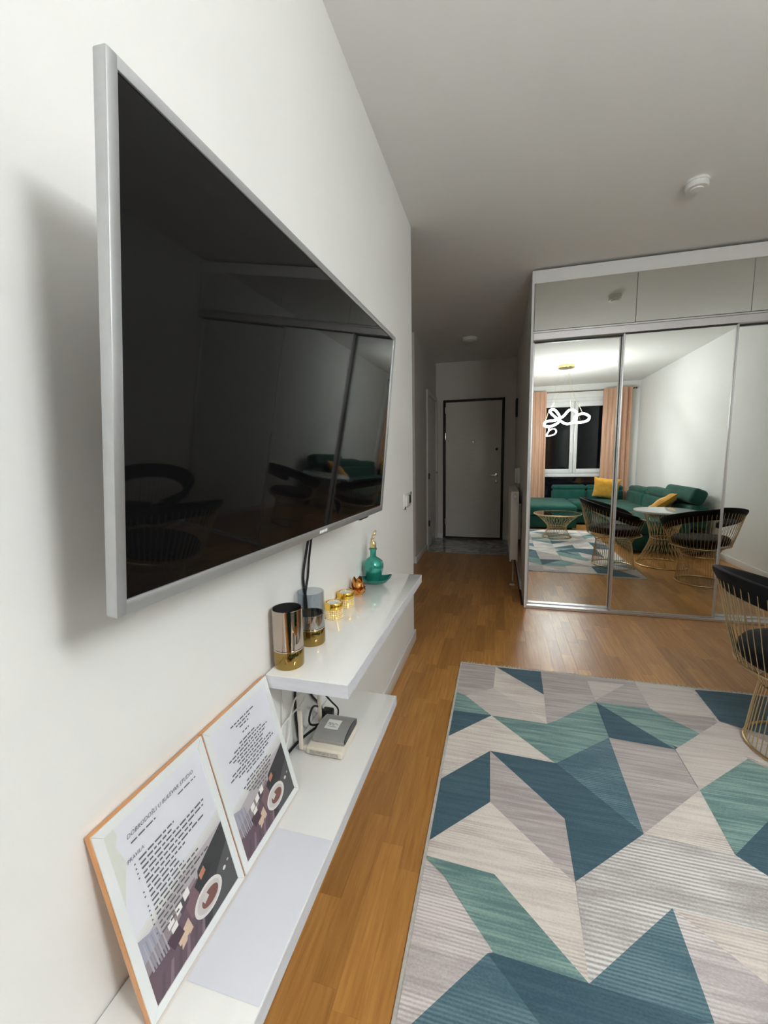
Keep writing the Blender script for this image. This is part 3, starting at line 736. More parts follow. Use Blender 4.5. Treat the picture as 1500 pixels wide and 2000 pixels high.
def frame_matrix(y0):
    v_ = Vector((-0.073, 0, 0.274)).normalized(); u_ = Vector((0, 1, 0)); w_ = u_.cross(v_)
    M = Matrix((u_, v_, w_)).transposed().to_4x4(); M.translation = (0.087, y0, TZ + 0.0036)
    return M
def notice(y0, label, first):
    M = frame_matrix(y0)
    t = thing('framed_notice', label, 'framed notice', (0.087, y0 + FWD/2, TZ))
    part('frame_edge', MB().rbox((0, 0, -0.011), (FWD, FHT, -0.001), 0.0012, 2, 0, M), COPPER_EDGE, t)
    bw = 0.0145
    part('backing', MB().box((0.0012, 0.0012, -0.0011), (FWD - 0.0012, FHT - 0.0012, -0.0010), 0, M), BORDER, t, smooth=None)
    c = [(0.001,0.001),(FWD-0.001,0.001),(FWD-0.001,FHT-0.001),(0.001,FHT-0.001)]
    d = [(bw,bw),(FWD-bw,bw),(FWD-bw,FHT-bw),(bw,FHT-bw)]
    for k in range(4):
        j = (k+1) % 4; g = 0.0003
        q = [c[k], c[j], d[j], d[k]]
        cx = sum(p[0] for p in q)/4; cy = sum(p[1] for p in q)/4
        q = [(p[0] + (cx-p[0])*0.0015, p[1] + (cy-p[1])*0.003) for p in q]
        lo_ = [(x, y, -0.0009) for x, y in q]; hi_ = [(x, y, 0.0012) for x, y in q]
        part('border_strip', MB().add(lo_ + hi_, [(3,2,1,0),(4,5,6,7),(0,1,5,4),(1,2,6,5),(2,3,7,6),(3,0,4,7)], 0, M), BORDER, t, smooth=None)
    PWd, PHt = FWD - 2*bw, FHT - 2*bw
    pg = part('printed_sheet', MB().box((bw, bw, -0.0009), (FWD - bw, FHT - bw, -0.0002), 0, M), PAPER, t, smooth=None)
    lay = [0]
    def poly(pts, col, par=pg, nm='picture_area'):
        lay[0] += 1
        w = -0.0002 + 0.00001 * lay[0]
        p3 = [(bw + a*PWd, FHT - bw - b*PHt, w) for a, b in pts]     # a: left to right, b: top to bottom
        return (p3, col)
    shapes = []
    def add(pts, col): shapes.append(poly(pts, col))
    # the picture at the foot of the sheet
    for k in range(7):
        f_ = k/6.0; b_ = 0.50 + 0.022*k
        add([(0,b_+0.09),(0.5,b_+0.03),(1,b_-0.03),(1,1),(0,1)], tuple(0.70 + (c_ - 0.70)*f_ for c_ in (0.50,0.46,0.49)))
    add([(0,0.66),(0.5,0.58),(1,0.56),(1,1),(0,1)], (0.47,0.43,0.46))
    add([(0,0.62),(0.16,0.66),(0.2,0.80),(0,0.86)], (0.36,0.36,0.44))
    add([(0.0,0.76),(0.30,0.70),(0.58,0.67),(0.62,1),(0,1)], (0.30,0.25,0.28))
    add([(0.0,0.83),(0.34,0.77),(0.58,0.72),(0.62,1),(0,1)], (0.15,0.10,0.125))
    add([(0.42,0.72),(0.60,0.69),(0.58,0.84),(0.45,0.86)], (0.21,0.13,0.15))
    add([(0.36,0.70),(0.47,0.68),(0.48,0.74),(0.38,0.77)], (0.10,0.08,0.10))
    for k in range(7):
        a_ = 0.03 + 0.025*k
        add([(a_,0.66),(a_+0.010,0.66),(a_+0.03,0.84),(a_+0.015,0.84)], (0.30,0.30,0.37) if k % 2 else (0.42,0.41,0.46))
    add([(0.62,0.66),(1,0.56),(1,1),(0.50,1)], (0.055,0.055,0.06))
    add([(0.55,0.72),(0.70,0.66),(0.78,0.72),(0.60,0.82)], (0.045,0.045,0.05))
    add([(0.80,0.80),(1,0.70),(1,1),(0.62,1)], (0.10,0.10,0.105))
    add([(0.62,0.69),(0.69,0.67),(0.70,0.71),(0.63,0.73)], (0.50,0.22,0.15))
    for (a, b) in ((0.24,0.715),(0.335,0.70),(0.26,0.765),(0.43,0.68)):
        add([(a,b),(a+0.065,b-0.012),(a+0.068,b+0.034),(a+0.003,b+0.044)], (0.85,0.84,0.82))
    add([(0.28,0.86),(0.42,0.82),(0.44,0.90),(0.30,0.93)], (0.66,0.50,0.38))
    add([(0.20,0.80),(0.33,0.79),(0.36,0.86),(0.24,0.88)], (0.09,0.055,0.075))
    for k in range(6):
        a = 0.10 + 0.09*k
        add([(a,0.90),(a+0.03,0.90),(a-0.02,1.0),(a-0.06,1.0)], (0.24,0.17,0.21) if k % 2 else (0.12,0.09,0.11))
    def ell(cx, cy, rx, ry, n=28): return [(cx + rx*math.cos(2*PI*i/n), cy + ry*math.sin(2*PI*i/n)) for i in range(n)]
    add(ell(0.655, 0.865, 0.175, 0.085), (0.74,0.71,0.70))
    add(ell(0.655, 0.865, 0.145, 0.068), (0.60,0.56,0.55))
    add(ell(0.67, 0.872, 0.105, 0.044), (0.22,0.10,0.09))
    add([(0.58,0.84),(0.64,0.825),(0.66,0.86),(0.60,0.875)], (0.62,0.58,0.57))
    add(ell(0.89, 0.835, 0.022, 0.012, 12), (0.72,0.72,0.72))
    add(ell(0.95, 0.815, 0.014, 0.008, 10), (0.45,0.45,0.45))
    if first:
        add([(0,0),(0.08,0),(0.095,0.05),(0.06,0.10),(0.085,0.16),(0.10,0.21),(0.075,0.26),(0.035,0.34),(0,0.42)], (0.66,0.68,0.63))
    cols = []
    pm = MB()
    for pts, col in shapes:
        if col not in cols: cols.append(col)
        pm.add(pts, [tuple(range(len(pts)-1, -1, -1))], cols.index(col), M)
    part('picture', pm, [ink(c_) for c_ in cols], pg, smooth=None)
    # lettering
    tm = MB(); wz = 0.0006
    def put(body, size, a, b, shear=0.0, align='LEFT'):
        vs, fs = text_geo(body, size, shear, align)
        tm.add([(bw + a*PWd + p.x, FHT - bw - b*PHt + p.y, wz) for p in vs], fs, 0, M)
    rnd = random.Random(5 if first else 9)
    def words(a, b, ln, hgt=0.0027):
        x = a
        while x < a + ln:
            wl = min(rnd.uniform(0.025, 0.075), a + ln - x)
            if wl > 0.008:
                tm.add([(bw + x*PWd, FHT - bw - b*PHt, wz), (bw + (x+wl)*PWd, FHT - bw - b*PHt, wz), (bw + (x+wl)*PWd, FHT - bw - b*PHt + hgt, wz), (bw + x*PWd, FHT - bw - b*PHt + hgt, wz)], [(0,1,2,3)], 0, M)
            x += wl + 0.014
    if first:
        put('DOBRODOŠLI U BULEVAR STUDIO', 0.0086, 0.15, 0.115, 0.25)
        words(0.17, 0.152, 0.24, 0.0022); words(0.66, 0.152, 0.22, 0.0020)
        put('PRAVILA:', 0.0075, 0.10, 0.232, 0.25)
        lens = [0.36,0.32,0.70,0.68,0.52,0.66,0.40,0.30,0.30,0.34,0.50,0.46,0.60,0.42,0.28,0.22,0.18]
        for k, ln in enumerate(lens):
            b = 0.268 + k*0.0285
            words(0.19, b, ln)
            if k in (0,1,2,3,6,7,9,10,11,12,13,15): 
                tm.add([(bw + x_*PWd, FHT - bw - y_*PHt, wz) for x_, y_ in ((0.145,b),(0.157,b),(0.157,b-0.008),(0.145,b-0.008))], [(0,1,2,3)], 0, M)
    else:
        for k, (ln) in enumerate((0.42,0.26,0.16,0.0,0.12,0.0,0.30,0.52,0.72,0.62,0.50,0.46,0.74,0.82,0.58,0.34,0.0,0.40,0.54,0.48,0.42,0.30,0.18)):
            if ln: words(0.5 - ln/2, 0.085 + k*0.0262, ln)
    part('lettering', tm, GREYINK, pg, smooth=None)
    q = [M @ Vector(p) for p in ((FWD*0.42, FHT*0.55, -0.0112), (FWD*0.58, FHT*0.55, -0.0112))]
    ez = TZ + 0.0006
    ea = [(q[0].x, q[0].y, q[0].z), (q[1].x, q[1].y, q[1].z), (0.012, y0 + FWD*0.62, ez), (0.012, y0 + FWD*0.38, ez)]
    eb = [(p[0] + 0.003, p[1], p[2]) for p in ea]
    part('easel_back', MB().add(ea + eb, [(0,1,2,3),(7,6,5,4),(0,4,5,1),(1,5,6,2),(2,6,7,3),(3,7,4,0)]), BROWN_BACK, t, smooth=None)
notice(0.3725, 'copper-edged framed welcome notice headed DOBRODOŠLI, nearest on the lower shelf', True)
notice(0.5905, 'copper-edged framed notice with centred text, standing beside the router', False)
sh = MB()
def sheet(u, v, dz): return (0.0905 + u*0.124, 0.432 + v*0.27, TZ + 0.0004 + dz + 0.0004*math.sin(9*u + 4*v)**2)
sh.grid(lambda u, v: sheet(u, v, 0.0003), 8, 12); 
solo('paper_sheet', sh, PAPER, 'blank white paper sheet lying flat on the lower shelf before the frames', 'paper', (0.15, 0.56, TZ))

# ------------------------------------------------------------------ rug
def rug_mat(name, c0, c1, per=0.0088, stripe=0.5, streak=0.5):
    m = bpy.data.materials.new(name); m.use_nodes = True
    nt = m.node_tree; L = nt.links.new; b = nt.nodes['Principled BSDF']
    b.inputs['Roughness'].default_value = 0.95; b.inputs['Specular IOR Level'].default_value = 0.1; b.inputs['Sheen Weight'].default_value = 0.15
    geo = nt.nodes.new('ShaderNodeNewGeometry')
    def noise(scale, vec, det=4):
        mp = nt.nodes.new('ShaderNodeMapping'); mp.inputs['Scale'].default_value = vec
        nz = nt.nodes.new('ShaderNodeTexNoise'); nz.inputs['Scale'].default_value = scale; nz.inputs['Detail'].default_value = det
        L(geo.outputs['Position'], mp.inputs[0]); L(mp.outputs[0], nz.inputs['Vector']); return nz.outputs['Fac']
    def mth(op, a, bb):
        n = nt.nodes.new('ShaderNodeMath'); n.operation = op
        for i, x in enumerate((a, bb)):
            if isinstance(x, (int, float)): n.inputs[i].default_value = x
            else: L(x, n.inputs[i])
        return n.outputs[0]
    sep = nt.nodes.new('ShaderNodeSeparateXYZ'); L(geo.outputs['Position'], sep.inputs[0])
    s = mth('SINE', mth('MULTIPLY', sep.outputs['Y'], 2*PI/per), 0)
    s = mth('MULTIPLY', s, 0.5); s = mth('ADD', s, 0.5)
    blot = nt.nodes.new('ShaderNodeValToRGB'); blot.color_ramp.elements[0].position = 0.42; blot.color_ramp.elements[1].position = 0.60
    L(noise(2.6, (1.0, 2.2, 1)), blot.inputs[0])
    s = mth('MULTIPLY', mth('MULTIPLY', s, blot.outputs[0]), stripe)
    st = nt.nodes.new('ShaderNodeValToRGB'); st.color_ramp.elements[0].position = 0.40; st.color_ramp.elements[1].position = 0.64
    L(noise(3.0, (1.3, 22, 1), 5), st.inputs[0])
    fac = mth('ADD', mth('MULTIPLY', st.outputs[0], streak), s)
    fine = noise(150, (1, 1.6, 1), 3)
    fac = mth('ADD', fac, mth('MULTIPLY', mth('SUBTRACT', fine, 0.5), 0.9))
    mx = nt.nodes.new('ShaderNodeMix'); mx.data_type = 'RGBA'; mx.clamp_factor = True
    L(fac, mx.inputs['Factor']); mx.inputs['A'].default_value = (*c0, 1); mx.inputs['B'].default_value = (*c1, 1)
    L(mx.outputs['Result'], b.inputs['Base Color'])
    bp = nt.nodes.new('ShaderNodeBump'); bp.inputs['Strength'].default_value = 0.3; bp.inputs['Distance'].default_value = 0.001
    L(fine, bp.inputs['Height']); L(bp.outputs[0], b.inputs['Normal'])
    return m
RM = {
 'G': rug_mat('rug_grey', (0.419,0.371,0.371), (0.621,0.567,0.553), stripe=0.55, streak=0.8),
 'G2': rug_mat('rug_pale_grey', (0.486,0.439,0.446), (0.837,0.783,0.769), stripe=0.85, streak=0.45),
 'S': rug_mat('rug_streaked_grey', (0.419,0.378,0.371), (0.850,0.850,0.824), per=0.012, stripe=1.0, streak=0.25),
 'C': rug_mat('rug_cream', (0.83,0.775,0.71), (0.54,0.46,0.445), stripe=0.75, streak=0.45),
 'C2': rug_mat('rug_warm_grey', (0.729,0.675,0.634), (0.553,0.499,0.486), stripe=0.4, streak=0.7),
 'N': rug_mat('rug_petrol', (0.057,0.115,0.155), (0.115,0.196,0.236), stripe=0.3, streak=0.35),
 'N2': rug_mat('rug_petrol_light', (0.078,0.155,0.203), (0.209,0.317,0.358), stripe=0.8, streak=0.25),
 'T': rug_mat('rug_sea_green', (0.142,0.250,0.250), (0.331,0.493,0.452), stripe=0.55, streak=0.7),
}
RK = list(RM)
EDGE_RUG = mat('rug_binding', (0.58, 0.56, 0.52), 0.95, spec=0.1, noise=(80, 0.12, (1,1,1)))
RX0, RX1, RY0, RY1 = 0.327, 1.925, -0.30, 2.364
RIN = (RX0 + 0.011, RX1 - 0.011, RY0 + 0.014, RY1 - 0.012)
def clip(poly):
    for ax, val, sgn in ((0, RIN[0], 1), (0, RIN[1], -1), (1, RIN[2], 1), (1, RIN[3], -1)):
        out = []
        for i in range(len(poly)):
            a, b = poly[i], poly[(i+1) % len(poly)]
            ia, ib = sgn*(a[ax]-val) >= 0, sgn*(b[ax]-val) >= 0
            if ia: out.append(a)
            if ia != ib:
                t = (val - a[ax])/(b[ax]-a[ax]); out.append((a[0]+(b[0]-a[0])*t, a[1]+(b[1]-a[1])*t))
        poly = out
        if len(poly) < 3: return []
    return poly
RUGP = [
    ('C2', [(0.383, 2.011), (0.519, 2.118), (0.636, 1.996), (0.754, 1.87), (0.513, 1.873)]),
    ('C', [(0.527, 2.347), (0.764, 2.114), (0.754, 1.87), (0.68, 1.947), (0.636, 1.996), (0.519, 2.118)]),
    ('N', [(0.535, 2.345), (0.77, 2.352), (0.764, 2.114)]),
    ('T', [(0.32, 2.044), (0.385, 2.011), (0.513, 1.873), (0.334, 1.869)]),
    ('N', [(0.332, 1.869), (0.513, 1.873), (0.325, 1.666)]),
    ('C', [(0.513, 1.873), (0.759, 1.619), (0.512, 1.628), (0.323, 1.413), (0.325, 1.666)]),
    ('T', [(0.513, 1.873), (0.754, 1.87), (0.797, 1.904), (1.0, 2.109), (0.998, 1.834), (0.761, 1.619)]),
    ('N', [(0.323, 1.411), (0.512, 1.628), (0.518, 1.364), (0.325, 1.153)]),
    ('N', [(0.512, 1.628), (0.763, 1.62), (0.991, 1.357), (0.757, 1.14), (0.758, 1.355)]),
    ('N2', [(0.763, 1.62), (0.998, 1.834), (0.991, 1.357)]),
    ('G', [(0.512, 1.628), (0.758, 1.355), (0.756, 1.134), (0.518, 1.364)]),
    ('C', [(0.518, 1.364), (0.756, 1.134), (0.747, 0.898), (0.536, 1.105), (0.326, 1.113), (0.32, 1.146)]),
    ('T', [(0.326, 1.113), (0.536, 1.105), (0.747, 0.899), (0.535, 0.905), (0.395, 1.067)]),
    ('G2', [(0.327, 1.108), (0.396, 1.061), (0.535, 0.907), (0.522, 0.9), (0.371, 0.729), (0.334, 0.679)]),
    ('N2', [(0.522, 0.9), (0.64, 0.791), (0.371, 0.729)]),
    ('N', [(0.522, 0.9), (0.535, 0.905), (0.747, 0.899), (0.988, 0.892), (0.64, 0.791)]),
    ('N2', [(0.747, 0.898), (0.992, 1.129), (0.988, 0.892)]),
    ('G2', [(0.992, 1.129), (1.135, 0.999), (1.096, 0.921), (0.988, 0.892)]),
    ('C', [(0.992, 1.129), (1.199, 1.125), (1.135, 0.999)]),
    ('S', [(0.757, 1.14), (0.991, 1.357), (1.227, 1.347), (1.285, 1.293), (1.199, 1.125), (0.992, 1.129), (0.747, 0.898)]),
    ('N', [(1.002, 2.104), (1.239, 1.82), (0.998, 1.834)]),
    ('T', [(1.002, 2.104), (1.243, 2.106), (1.239, 1.82)]),
    ('C2', [(1.239, 1.82), (1.5, 2.074), (1.489, 1.827), (1.239, 1.602)]),
    ('N', [(1.507, 2.34), (1.886, 2.37), (1.687, 1.993), (1.5, 2.074)]),
    ('T', [(1.489, 1.827), (1.562, 1.757), (1.469, 1.582), (1.23, 1.345), (1.239, 1.602)]),
    ('C', [(1.239, 1.602), (1.229, 1.347), (0.991, 1.357)]),
    ('N', [(1.471, 1.585), (1.23, 1.345), (1.285, 1.293), (1.305, 1.271)]),
    ('C2', [(0.999, 2.304), (1.18, 2.313), (1.002, 2.122)]),
]
gx = [0.272,0.513,0.756,0.997,1.238,1.49,1.73,1.97]; gy = [-0.54,-0.30,-0.06,0.18,0.42,0.66,0.90,1.13,1.36,1.615,1.85,2.10,2.36]
rr = random.Random(21); under = []
for i in range(len(gx)-1):
    for j in range(len(gy)-1):
        q = [(gx[i],gy[j]),(gx[i+1],gy[j]),(gx[i+1],gy[j+1]),(gx[i],gy[j+1])]
        if i < 4 and j > 5: continue
        k1, k2 = rr.choice(('N','C','T','G','N2','C2','S')), rr.choice(('C','G','N','G2','C2'))
        if rr.random() < 0.5: under += [(k1, [q[0],q[1],q[2]]), (k2, [q[0],q[2],q[3]])]
        else: under += [(k1, [q[0],q[1],q[3]]), (k2, [q[1],q[2],q[3]])]
rg = MB(); z0 = 0.006
rg.rbox((RX0, RY0, 0.0006), (RX1, RY1, z0), 0.002, 2, len(RK))
rg.add([(RIN[0],RIN[2],z0+0.0001),(RIN[1],RIN[2],z0+0.0001),(RIN[1],RIN[3],z0+0.0001),(RIN[0],RIN[3],z0+0.0001)], [(0,1,2,3)], 0)
n = 0
for layer, polys in ((0, under), (1, RUGP)):
    for k, p in polys:
        p = clip(p)
        if len(p) < 3: continue
        ar = sum(p[i][0]*p[(i+1)%len(p)][1]-p[(i+1)%len(p)][0]*p[i][1] for i in range(len(p)))
        if ar < 0: p = p[::-1]
        n += 1
        rg.add([(x, y, z0 + (0.0002 if layer == 0 else 0.0003 + 0.00004*n*0.25)) for x, y in p], [tuple(range(len(p)))], RK.index(k))
rug = thing('rug', 'large rug with petrol, sea-green, grey and cream triangles on the oak floor', 'rug', ((RX0+RX1)/2, (RY0+RY1)/2, 0))
part('pile', rg, [RM[k] for k in RK] + [EDGE_RUG], rug, smooth=None)
fg = MB()
for k in range(230):
    x = RX0 + 0.004 + (RX1-RX0-0.008)*k/229
    ln = 0.012 + 0.014*random.random()*(1 if k < 70 or random.random() < 0.3 else 0.5); dx = random.uniform(-0.008, 0.008)
    fg.add([(x-0.0022,RY1-0.002,0.002),(x+0.0022,RY1-0.002,0.002),(x+dx+0.0014,RY1+ln,0.0012),(x+dx-0.0014,RY1+ln,0.0012),
            (x-0.0022,RY1-0.002,0.004),(x+0.0022,RY1-0.002,0.004),(x+dx+0.0014,RY1+ln,0.0024),(x+dx-0.0014,RY1+ln,0.0024)],
           [(3,2,1,0),(4,5,6,7),(1,2,6,5),(2,3,7,6),(3,0,4,7)])
part('fringe', fg, EDGE_RUG, rug, smooth=None, kind='stuff')

# ------------------------------------------------------------------ wire chairs
VELVET_K = mat('black_upholstery', (0.0045, 0.0045, 0.0055), 0.75, spec=0.2, sheen=0.03, bump=(300, 0.15, 0.0008))
RR, RS, RBASE = 0.335, 0.25, 0.195
A0, A1 = math.radians(48), math.radians(312)
def rim(a, k=0.0): return (( RR + k)*math.cos(a), (RR + k)*math.sin(a), 0.612 - 0.104*math.cos(a))
def make_chair(label):
    t = thing('wire_chair', label, 'chair', (0,0,0), 'brass wire chairs around the white table')
    circ = lambda r, z, nn=64: [(r*math.cos(2*PI*i/nn), r*math.sin(2*PI*i/nn), z) for i in range(nn)]
    part('base_ring', MB().tube(circ(RBASE, 0.0075), 0.0065, 8, True), GOLD_WIRE, t)
    part('seat_ring', MB().tube(circ(RS, 0.352), 0.0055, 8, True), GOLD_WIRE, t)
    part('waist_ring', MB().tube(circ(0.163, 0.265), 0.004, 6, True), GOLD_WIRE, t)
    na = 60
    part('rim_rail', MB().tube([rim(A0 + (A1-A0)*i/na) for i in range(na+1)], 0.006, 8), GOLD_WIRE, t)
    bw_ = MB()
    for i in range(56):
        a = 2*PI*i/56; pts = [(RBASE,0.008),(0.178,0.16),(0.163,0.265),(0.185,0.315),(RS,0.352)]
        bw_.tube([(r*math.cos(a), r*math.sin(a), z) for r, z in pts], 0.0021, 5)
    part('base_wires', bw_, GOLD_WIRE, t, kind='stuff')
    kw = MB(); nb = 46
    for i in range(nb+1):
        a = A0 + (A1-A0)*i/nb; p = rim(a)
        r1 = RS + 0.035
        kw.tube([(RS*math.cos(a), RS*math.sin(a), 0.352), (r1*math.cos(a), r1*math.sin(a), 0.352 + (p[2]-0.352)*0.38), p], 0.0021, 5)
    part('back_wires', kw, GOLD_WIRE, t, kind='stuff')
    def band(u, v):
        a = A0 + 0.02 + (A1-A0-0.04)*u
        c = 2*PI*v; e = min(1.0, min(u, 1-u)*14 + 0.15)**0.5
        cr, cz = math.cos(c), math.sin(c)
        px = math.copysign(abs(cr)**0.6, cr)*0.019*e; pz = math.copysign(abs(cz)**0.6, cz)*0.052*e
        x, y, z = rim(a, -0.026 + 0.026*pz/0.052 + px)
        return (x, y, z - 0.034 + pz)
    bb_ = MB(); nu, nv = 61, 16
    bb_.grid(lambda u, v: band(u, v*(nv-1)/nv), nu, nv)
    for i in range(nu-1):
        bb_.f.append((i*nv + nv-1, (i+1)*nv + nv-1, (i+1)*nv, i*nv)); bb_.m.append(0)
    bb_.f.append(tuple(range(nv))); bb_.m.append(0)
    bb_.f.append(tuple((nu-1)*nv + i for i in range(nv-1, -1, -1))); bb_.m.append(0)
    part('backrest', bb_, VELVET_K, t, smooth=60)
    part('seat', MB().lathe([(0,0.359),(0.20,0.359),(0.232,0.366),(0.243,0.385),(0.243,0.410),(0.230,0.428),(0.19,0.437),(0,0.440)], 48), VELVET_K, t, smooth=60)
    return t
c1 = make_chair('black upholstered brass wire chair on the rug, cut by the right picture edge')
c1.location = (1.730, 1.915, 0.0066); c1.rotation_euler = (0, 0, math.radians(4))
c2 = copy_tree(c1); c2['label'] = 'black upholstered brass wire chair with its back to the mirror, beyond the rug'
c2.location = (2.36, 2.36, 0.0005); c2.rotation_euler = (0, 0, math.radians(-100))

# ------------------------------------------------------------------ tables
TABLE_W = mat('white_table_top', (0.80, 0.80, 0.80), 0.12, coat=0.8, noise=(3, 0.03, (1,1,1)))
TOPGLASS = thin_glass('table_glass', (0.62, 0.66, 0.65), 1.6)
def wire_table(name, label, cx, cy, cz, rb, rw, rt_, zw, zt, rtop, top_mat, thick, glassy):
    t = thing(name, label, 'table', (cx, cy, cz))
    ring = lambda r, z: [(cx + r*math.cos(2*PI*i/64), cy + r*math.sin(2*PI*i/64), cz + z) for i in range(64)]
    part('base_ring', MB().tube(ring(rb, 0.0075), 0.0065, 8, True), GOLD_WIRE, t)
    part('waist_ring', MB().tube(ring(rw, zw), 0.004, 6, True), GOLD_WIRE, t)
    part('top_ring', MB().tube(ring(rt_, zt - 0.006), 0.005, 8, True), GOLD_WIRE, t)
    wr = MB()
    for i in range(54):
        for tw in (0.55,):
            pts = []
            for k in range(9):
                s = k/8; z = 0.008 + (zt - 0.014)*s
                f_ = (z - zw)
                r = rw + (rb - rw)*(-f_/zw)**1.3 if f_ < 0 else rw + (rt_ - rw)*(f_/(zt - zw))**1.3
                a = 2*PI*i/54 + tw*(s - 0.5)*(1 if i % 2 else -1)
                pts.append((cx + r*math.cos(a), cy + r*math.sin(a), cz + z))
            wr.tube(pts, 0.0021, 5)
    part('base_wires', wr, GOLD_WIRE, t, kind='stuff')
    part('table_top', MB().lathe([(0,0),(rtop-0.003,0),(rtop,0.003),(rtop,thick-0.003),(rtop-0.003,thick),(0,thick)], 64, (cx, cy, cz + zt)), top_mat, t)
    if glassy:
        part('top_rim', MB().tube(ring(rtop + 0.003, zt + thick/2), 0.006, 8, True), GOLD_WIRE, t)
    return t
wire_table('coffee_table', 'round glass coffee table on flared brass wires, on the rug before the sofa', 1.36, 0.33, 0.0066, 0.20, 0.125, 0.31, 0.15, 0.345, 0.325, TOPGLASS, 0.010, True)
wire_table('dining_table', 'round white-topped table on crossed brass wires, between the two wire chairs', 2.25, 1.72, 0.0005, 0.245, 0.12, 0.20, 0.30, 0.585, 0.295, TABLE_W, 0.018, False)

# ------------------------------------------------------------------ corner sofa
GREEN = mat('green_velvet', (0.007, 0.072, 0.055), 0.7, spec=0.25, sheen=0.12, noise=(6, 0.22, (1,1,1)), bump=(250, 0.12, 0.0008))
DGREEN = mat('green_velvet_base', (0.006, 0.055, 0.042), 0.7, spec=0.2, sheen=0.08, noise=(6, 0.2, (1,1,1)), bump=(250, 0.12, 0.0008))
so = thing('corner_sofa', 'deep green velvet corner sofa with chaise below the window, seen in the mirror', 'sofa', (2.2, -0.9, 0))
part('base', MB().rbox((0.98, -1.72, 0.03), (1.745, -0.36, 0.235), 0.02, 3), DGREEN, so)
part('base', MB().rbox((1.748, -1.80, 0.03), (2.95, -0.94, 0.235), 0.02, 3), DGREEN, so)
part('base', MB().rbox((2.07, -0.938, 0.03), (2.95, 1.20, 0.235), 0.02, 3), DGREEN, so)
part('seat_cushion', MB().rbox((0.965, -1.73, 0.237), (1.745, -0.335, 0.405), 0.05, 4), GREEN, so)
part('seat_cushion', MB().rbox((1.750, -1.56, 0.237), (2.72, -0.925, 0.405), 0.05, 4), GREEN, so)
part('seat_cushion', MB().rbox((2.05, -0.920, 0.237), (2.72, 0.17, 0.405), 0.05, 4), GREEN, so)
part('seat_cushion', MB().rbox((2.05, 0.175, 0.237), (2.72, 1.21, 0.405), 0.05, 4), GREEN, so)
def slab(lo, hi, tilt, axis, r=0.05):
    c = Vector([(a+b)/2 for a, b in zip(lo, hi)]); c.z = lo[2]
    M = Matrix.Translation(c) @ Matrix.Rotation(tilt, 4, axis) @ Matrix.Translation(-c)
    return MB().rbox(lo, hi, r, 4, 0, M)
for (a, b) in ((1.50, 2.10), (2.105, 2.70)):
    bk = part('backrest', slab((a, -1.79, 0.30), (b, -1.58, 0.565), math.radians(6), 'X'), GREEN, so)
    part('headrest', MB().rbox((a, -1.82, 0.550), (b, -1.63, 0.650), 0.045, 4), GREEN, bk)
for k, (a, b, zt_) in enumerate(((-1.55, -0.67, 0.66), (-0.665, 0.20, 0.70), (0.205, 1.10, 0.74))):
    bk = part('backrest', slab((2.70, a, 0.30), (2.92, b, 0.58), math.radians(6), 'Y'), GREEN, so)
    if k < 2: part('headrest', MB().rbox((2.755, a, zt_ - 0.12), (2.945, b, zt_), 0.045, 4), GREEN, bk)
    else: part('headrest', slab((2.69, a, zt_ - 0.14), (2.86, b, zt_ + 0.05), math.radians(22), 'Y'), GREEN, bk)
for (x, y) in ((1.02, -0.42), (1.70, -0.42), (1.02, -1.66), (2.12, 1.14), (2.88, 1.14), (2.88, -1.72), (2.12, -0.86)):
    part('leg', MB().lathe([(0,0),(0.018,0),(0.022,0.032),(0,0.032)], 14, (x, y, 0.0005)), CHROME, so)
YELLOW = mat('yellow_velvet', (0.72, 0.36, 0.03), 0.7, sheen=0.4, noise=(12, 0.15, (1,1,1)), bump=(200, 0.2, 0.001))
def pillow(s, th):
    mb_ = MB(); n_ = 17
    def fn(u, v, sg):
        a, b = 2*u-1, 2*v-1
        pin = 1 - 0.10*(1-a*a)*(abs(b)**3) ; pin2 = 1 - 0.10*(1-b*b)*(abs(a)**3)
        hgt = ((1-a**4)*(1-b**4))**0.55 * th * (1 + 0.12*math.sin(7*a+3*b))
        return (a*s*pin2, b*s*pin, sg*hgt)
    mb_.grid(lambda u, v: fn(u, v, 1), n_, n_); mb_.grid(lambda u, v: fn(v, u, -1), n_, n_)
    return mb_
me_p = pillow(0.205, 0.065)
p1 = link('cushion', me_p.mesh('cushion', YELLOW, smooth=60)); p1.location = (2.36, -1.36, 0.615); p1.rotation_euler = (math.radians(68), math.radians(6), math.radians(14))
tag(p1, 'yellow square cushion propped upright in the corner of the sofa', 'cushion', 'yellow sofa cushions')
p2 = link('cushion', me_p.mesh('cushion', YELLOW, smooth=60)); p2.location = (2.56, 0.66, 0.545); p2.rotation_euler = (math.radians(14), math.radians(-38), math.radians(8))
tag(p2, 'yellow cushion leaning low on the sofa end behind the white table', 'cushion', 'yellow sofa cushions')

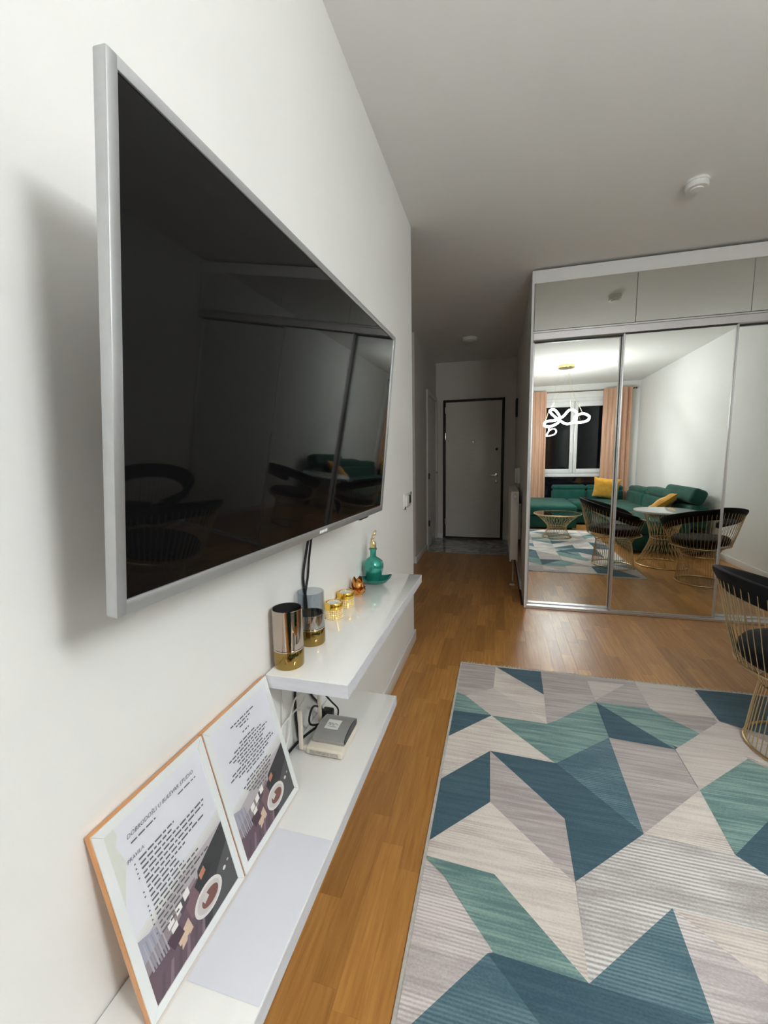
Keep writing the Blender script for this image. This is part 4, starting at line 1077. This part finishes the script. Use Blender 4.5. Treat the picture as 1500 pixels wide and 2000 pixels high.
# ------------------------------------------------------------------ curtains
SATIN = mat('rose_satin', (0.62, 0.37, 0.25), 0.36, sheen=0.3, noise=(5, 0.08, (4,4,0.5)))
def curtain(x0, x1, nf, label, seed):
    rnd = random.Random(seed); ph = rnd.uniform(0, 6)
    mb_ = MB(); nu, nv = 120, 26
    def fn(u, v, off):
        z = 0.015 + (2.435 - 0.015)*v
        g = 0.75 + 0.25*abs(v - 0.45)
        amp = 0.026 + 0.010*math.sin(5*u + ph)
        xx = (x0 + x1)/2 + (u - 0.5)*(x1 - x0)*(1 + 0.05*(1 - v)) + 0.008*math.sin(nf*2*PI*u*2 + ph)
        yy = -1.888 + amp*g*math.sin(nf*2*PI*u + ph + 0.5*math.sin(3*v)) + 0.006*math.sin(31*u + 4*v)
        if v > 0.96: yy = -1.888 + (yy + 1.888)*0.55
        return (xx, yy + off, z)
    mb_.grid(lambda u, v: fn(u, v, 0.0), nu, nv); mb_.grid(lambda u, v: fn(u, v, 0.003), nu, nv)
    return solo('curtain', mb_, SATIN, label, 'curtain', ((x0 + x1)/2, -1.888, 0.0), 'rose satin curtains', smooth=80)
curtain(0.80, 1.365, 7, 'rose-beige satin curtain at the mirror edge, left of the reflected window', 3)
curtain(2.375, 2.835, 6, 'rose-beige satin curtain right of the reflected window, behind the sofa corner', 5)
rd = thing('curtain_rod', 'slim bronze curtain rod across the window top, seen in the mirror', 'curtain rod', (1.8, -1.888, 2.41))
BRONZE_ROD = mat('bronze_rod', (0.20, 0.13, 0.09), 0.35, metal=0.8, noise=(30, 0.1, (1,1,1)))
part('rod', MB().tube([(0.70, -1.935, 2.41), (2.90, -1.935, 2.41)], 0.009, 10), BRONZE_ROD, rd)
for x in (0.70, 2.90):
    part('finial', MB().lathe([(0,-0.02),(0.013,-0.014),(0.018,0),(0.013,0.014),(0,0.02)], 14, (x, -1.935, 2.41)), BRONZE_ROD, rd)
for x in (0.76, 2.865):
    part('bracket', MB().rbox((x - 0.006, YN + 0.0005, 2.395), (x + 0.006, -1.944, 2.425), 0.002, 1), BRONZE_ROD, rd)
